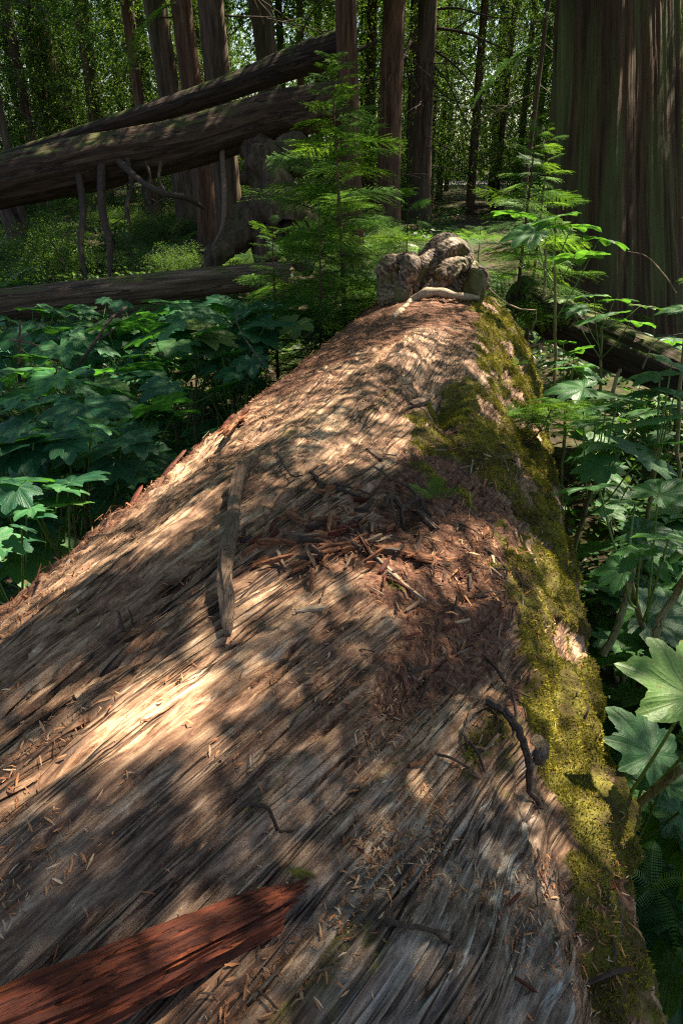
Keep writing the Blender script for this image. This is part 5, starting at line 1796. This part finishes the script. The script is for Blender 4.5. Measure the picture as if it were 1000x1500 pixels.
# ------------------------------------------------------------------ bushes in the middle distance
def bush_mesh(seed, n=2600, leaf=.085, H=1.0, mat='far', holes=.42):
    r = np.random.default_rng(seed)
    d = unit(r.normal(size=(n * 3, 3)))
    rr_ = r.random(n * 3) ** .45
    p = d * (rr_ * (.35 + 1.5 * vnoise3(d[:, 0] * 1.8 + seed, d[:, 1] * 1.8, d[:, 2] * 1.8, seed)))[:, None] * np.array([1.1, 1.1, .75])
    k_ = fbm3(p[:, 0] * 2.4 + seed, p[:, 1] * 2.4, p[:, 2] * 3.2, seed, 3)
    p = p[k_ > holes + .02 * r.random(len(p))][:n]
    p = p * np.array([.75, .75, .62]) * H + np.array([0, 0, .55 * H])
    V, F = leaf_quads(p, leaf * (.6 + .8 * r.random(len(p))), r, .7)
    return make_mesh('crown', V, F, M[mat], False)


BUSH = [bush_mesh(840 + q_, 8000, .032, 1.0, 'far', .48) for q_ in range(4)]
r = np.random.default_rng(17)
for q_ in range(90):
    y_ = 12 + 30 * r.random() ** 1.2
    px_ = r.uniform(-80, 1000)
    if (y_ < 23 and 90 < px_ < 430) or (y_ < 27 and 430 < px_ < 800) or (y_ > 26 and 640 < px_ < 780):
        continue
    b = gz(at(px_, 240, y_))
    s_ = r.uniform(.8, 2.3)
    t_ = thing('bush', 'leafy bush among the trunks of the background', 'bush', tuple(b), 'leafy bushes among the background trunks')
    link('crown', BUSH[q_ % 4], t_, None, rotm(r.uniform(0, 6), 0, 0, s_))
    if q_ % 4 == 0:
        BST = MB()
        for _ in range(5):
            BST.tube(smooth_path([(0, 0, -.1), tuple(r.normal(0, .15, 2)) + (.4,), tuple(r.normal(0, .35, 2)) + (.95,)], 7), np.linspace(.018, .004, 7), 5)
        bst = BST.mesh('stem', M['twig'])
    link('stem', bst, t_, None, rotm(r.uniform(0, 6), 0, 0, s_))

for q_ in range(70):                                       # low bright leafy plants under the leaning logs
    y_ = r.uniform(12.5, 24)
    b = gz(at(r.uniform(-60, 620), 300, y_))
    t_ = thing('bush', 'low leafy plant on the ground under and behind the leaning logs', 'bush', tuple(b), 'low leafy plants behind the leaning logs')
    s_ = r.uniform(.35, .75)
    link('crown', BUSH[q_ % 4], t_, None, rotm(r.uniform(0, 6), 0, 0, s_))
    link('stem', bst, t_, None, rotm(r.uniform(0, 6), 0, 0, s_))

# ------------------------------------------------------------------ background conifers
def bg_crown(seed, z0, z1, rad, n, leaf=.16):
    """hanging sprays on whorled limbs, sparse"""
    r = np.random.default_rng(seed)
    P_, Dn = [], []
    nl = int(n / 60)
    for _ in range(nl):
        z = r.uniform(z0, z1)
        a_ = r.uniform(0, 2 * math.pi)
        L_ = rad * (1 - .55 * (z - z0) / (z1 - z0)) * r.uniform(.5, 1.1)
        u = r.random(60) ** .7
        c = np.stack([np.cos(a_) * u * L_, np.sin(a_) * u * L_, z - .35 * L_ * u ** 1.6], -1)
        sd = r.normal(0, .18 * L_ * .6, 60) * (1.1 - u)
        c += np.stack([-np.sin(a_) * sd, np.cos(a_) * sd, -.25 * np.abs(sd) - .25 * r.random(60) ** 2], -1)
        P_.append(c)
    p = np.concatenate(P_)
    V, F = leaf_quads(p, leaf * 1.3 * (.5 + r.random(len(p))), r, .5, .17)
    return make_mesh('crown', V, F, M['far'], False)


HIGH = [bg_crown(890 + q_, 8.5, 25, 4.6, 26000, .15) for q_ in range(2)]
for q_, o_ in enumerate([o_ for o_ in list(COL.objects) if o_.get('category') == 'tree' and o_.name.split('.')[0] in ('conifer_tree', 'slim_conifer') and 'half hidden' not in o_['label']]):
    link('crown', HIGH[q_ % 2], o_, None, rotm(q_ * 1.3, 0, 0, 1.0 if o_.name.startswith('conifer') else .8))
CR = [bg_crown(860 + q_, 1.6, 17, 2.8, 30000, .075) for q_ in range(4)]
TRK = []
for q_ in range(4):
    V, F = trunk_geo((0, 0, 0), (math.sin(q_) * .4, 0, 20), .17, 22, 50, 18, 870 + q_, .08, .3)
    TRK.append(make_mesh('trunk', V, F, M['bark' if q_ % 2 else 'redbark'], True))
r = np.random.default_rng(18)
spots_ = []
for q_ in range(150):
    y_ = 26 + 21 * r.random()
    px_ = r.uniform(-150, 1150)
    b = gz(at(px_, 240, y_))
    if any(np.hypot(*(b - o_)[:2]) < 1.3 for o_ in spots_) or (b[1] > 46.5 and b[1] < 53):
        continue
    spots_.append(b)
    t_ = thing('conifer_tree', 'slender conifer with hanging sprays in the dense background forest', 'tree', tuple(b), 'slender conifers of the background forest')
    s_ = r.uniform(.7, 1.3)
    link('trunk', TRK[q_ % 4], t_, None, rotm(r.uniform(0, 6), 0, 0, s_))
    link('crown', CR[r.integers(4)], t_, None, rotm(r.uniform(0, 6), 0, 0, s_ * r.uniform(.8, 1.1)))

sb_ = np.array([8.6, 14.2, float(ground_z(8.6, 14.2))])  # tree added to block the sun from the giant cedar's right side
t_ = thing('added_hemlock', 'added hemlock behind the giant cedar at the right border, keeping sun off its bark', 'tree', tuple(sb_))
V, F = trunk_geo((0, 0, 0), (0.1, 0.1, 20), .26, 21, 60, 30, 931, .07, .3)
link('trunk', make_mesh('trunk', V, F, M['bark'], True), t_)
link('crown', bg_crown(932, 3.0, 9.5, 3.4, 36000, .10), t_)
# far-off forest that reads as one mass
n = 150000
r = np.random.default_rng(19)
xx = r.uniform(-60, 60, n)
yy = r.uniform(54, 74, n)
zz = r.random(n) ** 1.15 * 36
kk = fbm3(xx * .28, yy * .28, zz * .22, 66, 4)
keep = kk > .31
pp = np.stack([xx, yy, zz], -1)[keep]
V, F = leaf_quads(pp, .32 + .48 * r.random(len(pp)), r, .4, .2)
tag(link('distant_forest', make_mesh('distant_forest', V, F, M['far'], False)), 'distant green forest closing the view beyond the road', 'forest', None, 'stuff')
#@@CANOPY@@
# ------------------------------------------------------------------ unseen hemlocks added outside the picture, crowns shaped to cast the log's sun patches
E1 = unit(np.cross(SUN, np.array([0, 0, 1.0])))
E2 = np.cross(SUN, E1)
T_ = 0.05 * sstep(1330, 1180, PY) + 0.015 + .42 * spot(270, 1430, 140, 75, -25) + 0.05 * sstep(1050, 900, PY) + 0.06 * sstep(760, 640, PY)  # share of sun wanted at each point of the log
for (x_, y_, a_, b_, ro_, v_) in [(372, 838, 52, 36, -45, 1), (415, 890, 80, 30, -30, .5), (268, 1032, 62, 24, -48, 1), (180, 1052, 84, 26, -38, 1), (80, 1115, 100, 24, -38, .75), (20, 945, 70, 18, -40, .9), (70, 980, 30, 16, 0, .6),
                                  (345, 1055, 80, 20, -50, .6), (200, 1110, 80, 18, -45, .5), (250, 690, 170, 15, -38, .9), (90, 845, 110, 16, -38, .6), (560, 650, 100, 45, -30, .5), (530, 725, 70, 25, -20, .4), (240, 780, 70, 14, -35, .7),
                                  (600, 512, 75, 20, -25, .75), (430, 600, 95, 22, -35, .7), (640, 440, 70, 16, -10, .85), (560, 466, 80, 9, -10, .5), (800, 1010, 36, 95, 0, .85), (745, 1090, 55, 35, 0, .55), (835, 1150, 28, 95, 0, .8),
                                  (790, 830, 26, 60, 0, .6), (745, 545, 45, 90, 20, .6), (720, 470, 34, 40, 0, .65), (690, 790, 60, 18, 20, .75), (640, 845, 90, 36, 15, .65), (560, 875, 60, 26, 0, .5), (480, 800, 80, 40, 0, .55), (800, 640, 30, 60, 0, .9),
                                  (800, 1260, 26, 70, 0, .55), (880, 1230, 25, 60, 0, .4), (640, 395, 60, 40, 0, .8), (570, 395, 25, 20, 0, .7), (420, 760, 80, 20, -40, .4)]:
    T_ = np.maximum(T_, v_ * (v_ if v_ > .85 else .8 * v_) / v_ * np.minimum(1, 1.5 * spot(x_, y_, a_ * 1.15, b_ * 1.2, ro_)))
for (x_, y_, a_, b_, ro_, v_) in [(620, 1012, 110, 42, -15, .9), (700, 960, 60, 45, 0, .8), (480, 942, 80, 16, -8, .8), (215, 920, 90, 34, -25, .85), (590, 560, 66, 11, 22, .9), (520, 484, 90, 9, -12, .85), (700, 690, 56, 70, 0, .8), (655, 592, 40, 30, 0, .9), (370, 705, 16, 40, 30, .5)]:
    T_ = T_ * (1 - v_ * np.minimum(1, 1.3 * spot(x_, y_, a_, b_, ro_)))
res = 0.04
G0 = -9.0
NG = int(22 / res)
bgn = fbm2(np.arange(NG)[:, None] * res * .9, np.arange(NG)[None] * res * .9, 131, 4)
TGRID = 0.03 + 0.75 * sstep(.60, .70, bgn)
lp = LOGV.reshape(-1, 3)
ok_ = (VIS & (np.sum(NRM * SUN, -1) > 0.02)).ravel()
iu = np.clip(((lp @ E1 - G0) / res).astype(int), 0, NG - 1)[ok_]
iv = np.clip(((lp @ E2 - G0) / res).astype(int), 0, NG - 1)[ok_]
cnt = np.zeros((NG, NG))
sm = np.zeros((NG, NG))
np.add.at(cnt, (iu, iv), 1)
np.add.at(sm, (iu, iv), T_.ravel()[ok_])
TGRID = np.where(cnt > 0, sm / np.maximum(cnt, 1), TGRID)
tau = -np.log(np.clip(TGRID, .012, 1.0))  # foliage density set from the wanted sun, so gaps land on bright patches
# only where the shade falls on the near ground, the log and its shrubs
ar = np.arange(NG) * res + G0
QU, QV = np.meshgrid(ar, ar, indexing='ij')
gr_p = QU[..., None] * E1 + QV[..., None] * E2
gr_p = gr_p - SUN * ((gr_p[..., 2] - 1.0) / SUN[2])[..., None]
inside_ = (gr_p[..., 0] > -7.0) & (gr_p[..., 0] < 4.8) & (gr_p[..., 1] > -1.5) & (gr_p[..., 1] < 9.5)
edge_ = sstep(-7.0, -5.0, gr_p[..., 0]) * sstep(9.5, 8.0, gr_p[..., 1])
tau = tau * inside_ * (.4 + .6 * edge_)
open_ = sstep(5.2, 6.6, gr_p[..., 1]) * sstep(-3.2, -1.5, gr_p[..., 0])
tau = np.where(cnt > 0, tau, tau * (1 - .85 * open_) * (1 - .75 * sstep(1.0, 1.5, gr_p[..., 0])) * (1 - .3 * sstep(-.8, -1.6, gr_p[..., 0])))
r = np.random.default_rng(200)
leaf_s = 0.066
area_ = leaf_s ** 2 * .28 * .62 * 1.03
num_ = np.floor(tau * res * res / area_ + r.random(tau.shape)).astype(int).ravel()
pidx = np.repeat(np.arange(num_.size), num_)
n_el = len(pidx)
e = gr_p.reshape(-1, 3)[pidx] + r.random((n_el, 1)) * res * E1 + r.random((n_el, 1)) * res * E2
hgt = 5.2 + 2.8 * r.random(n_el) ** 1.3
e = e + SUN * ((hgt - 1.0) / SUN[2])[:, None]
print('canopy sprays', n_el)
TREES = [((7.6, 9.2), 'added hemlock outside the picture beyond the right edge, crown shaped for the sun patches'), ((6.8, 4.6), 'added hemlock outside the picture, level with the log, crown shaped for the sun patches'),
         ((4.4, 0.6), 'added hemlock outside the picture, right of the viewpoint, crown shaped for the sun patches'), ((-6.6, 7.4), 'added hemlock outside the picture beyond the left edge, crown shaped for the sun patches')]
xy = np.array([t[0] for t in TREES])
own = np.argmin(np.linalg.norm(e[:, None, :2] - xy[None], axis=2), axis=1)  # sprays placed by the sun map, then assigned to the nearest added trunk
for q_, ((x_, y_), lab) in enumerate(TREES):
    b = np.array([x_, y_, float(ground_z(x_, y_))])
    t_ = thing('added_hemlock', lab, 'tree', tuple(b))
    V, F = trunk_geo((0, 0, 0), (0.2, 0.1, 20), .28, 19, 70, 36, 900 + q_, .07, .3)
    link('trunk', make_mesh('trunk', V, F, M['bark'], True), t_)
    pe = e[own == q_]
    if len(pe) == 0:
        continue
    V, F = leaf_quads(pe - b, leaf_s * (.7 + .6 * r.random(len(pe))), r, .9)
    link('crown', make_mesh('crown', V, F, M['hemlock'], False), t_)
    mb = MB()
    for _ in range(16):
        tg_ = pe[r.integers(len(pe))] - b
        st_ = np.array([0.1, 0.05, max(2, tg_[2] - .25 * np.linalg.norm(tg_[:2]) + .4)])
        P = smooth_path([st_, (st_ + tg_) / 2 + np.array([0, 0, .35]), tg_], 12)
        mb.tube(P, np.linspace(.045, .008, 12), 6)
    link('limb', mb.mesh('limb', M['twig']), t_)
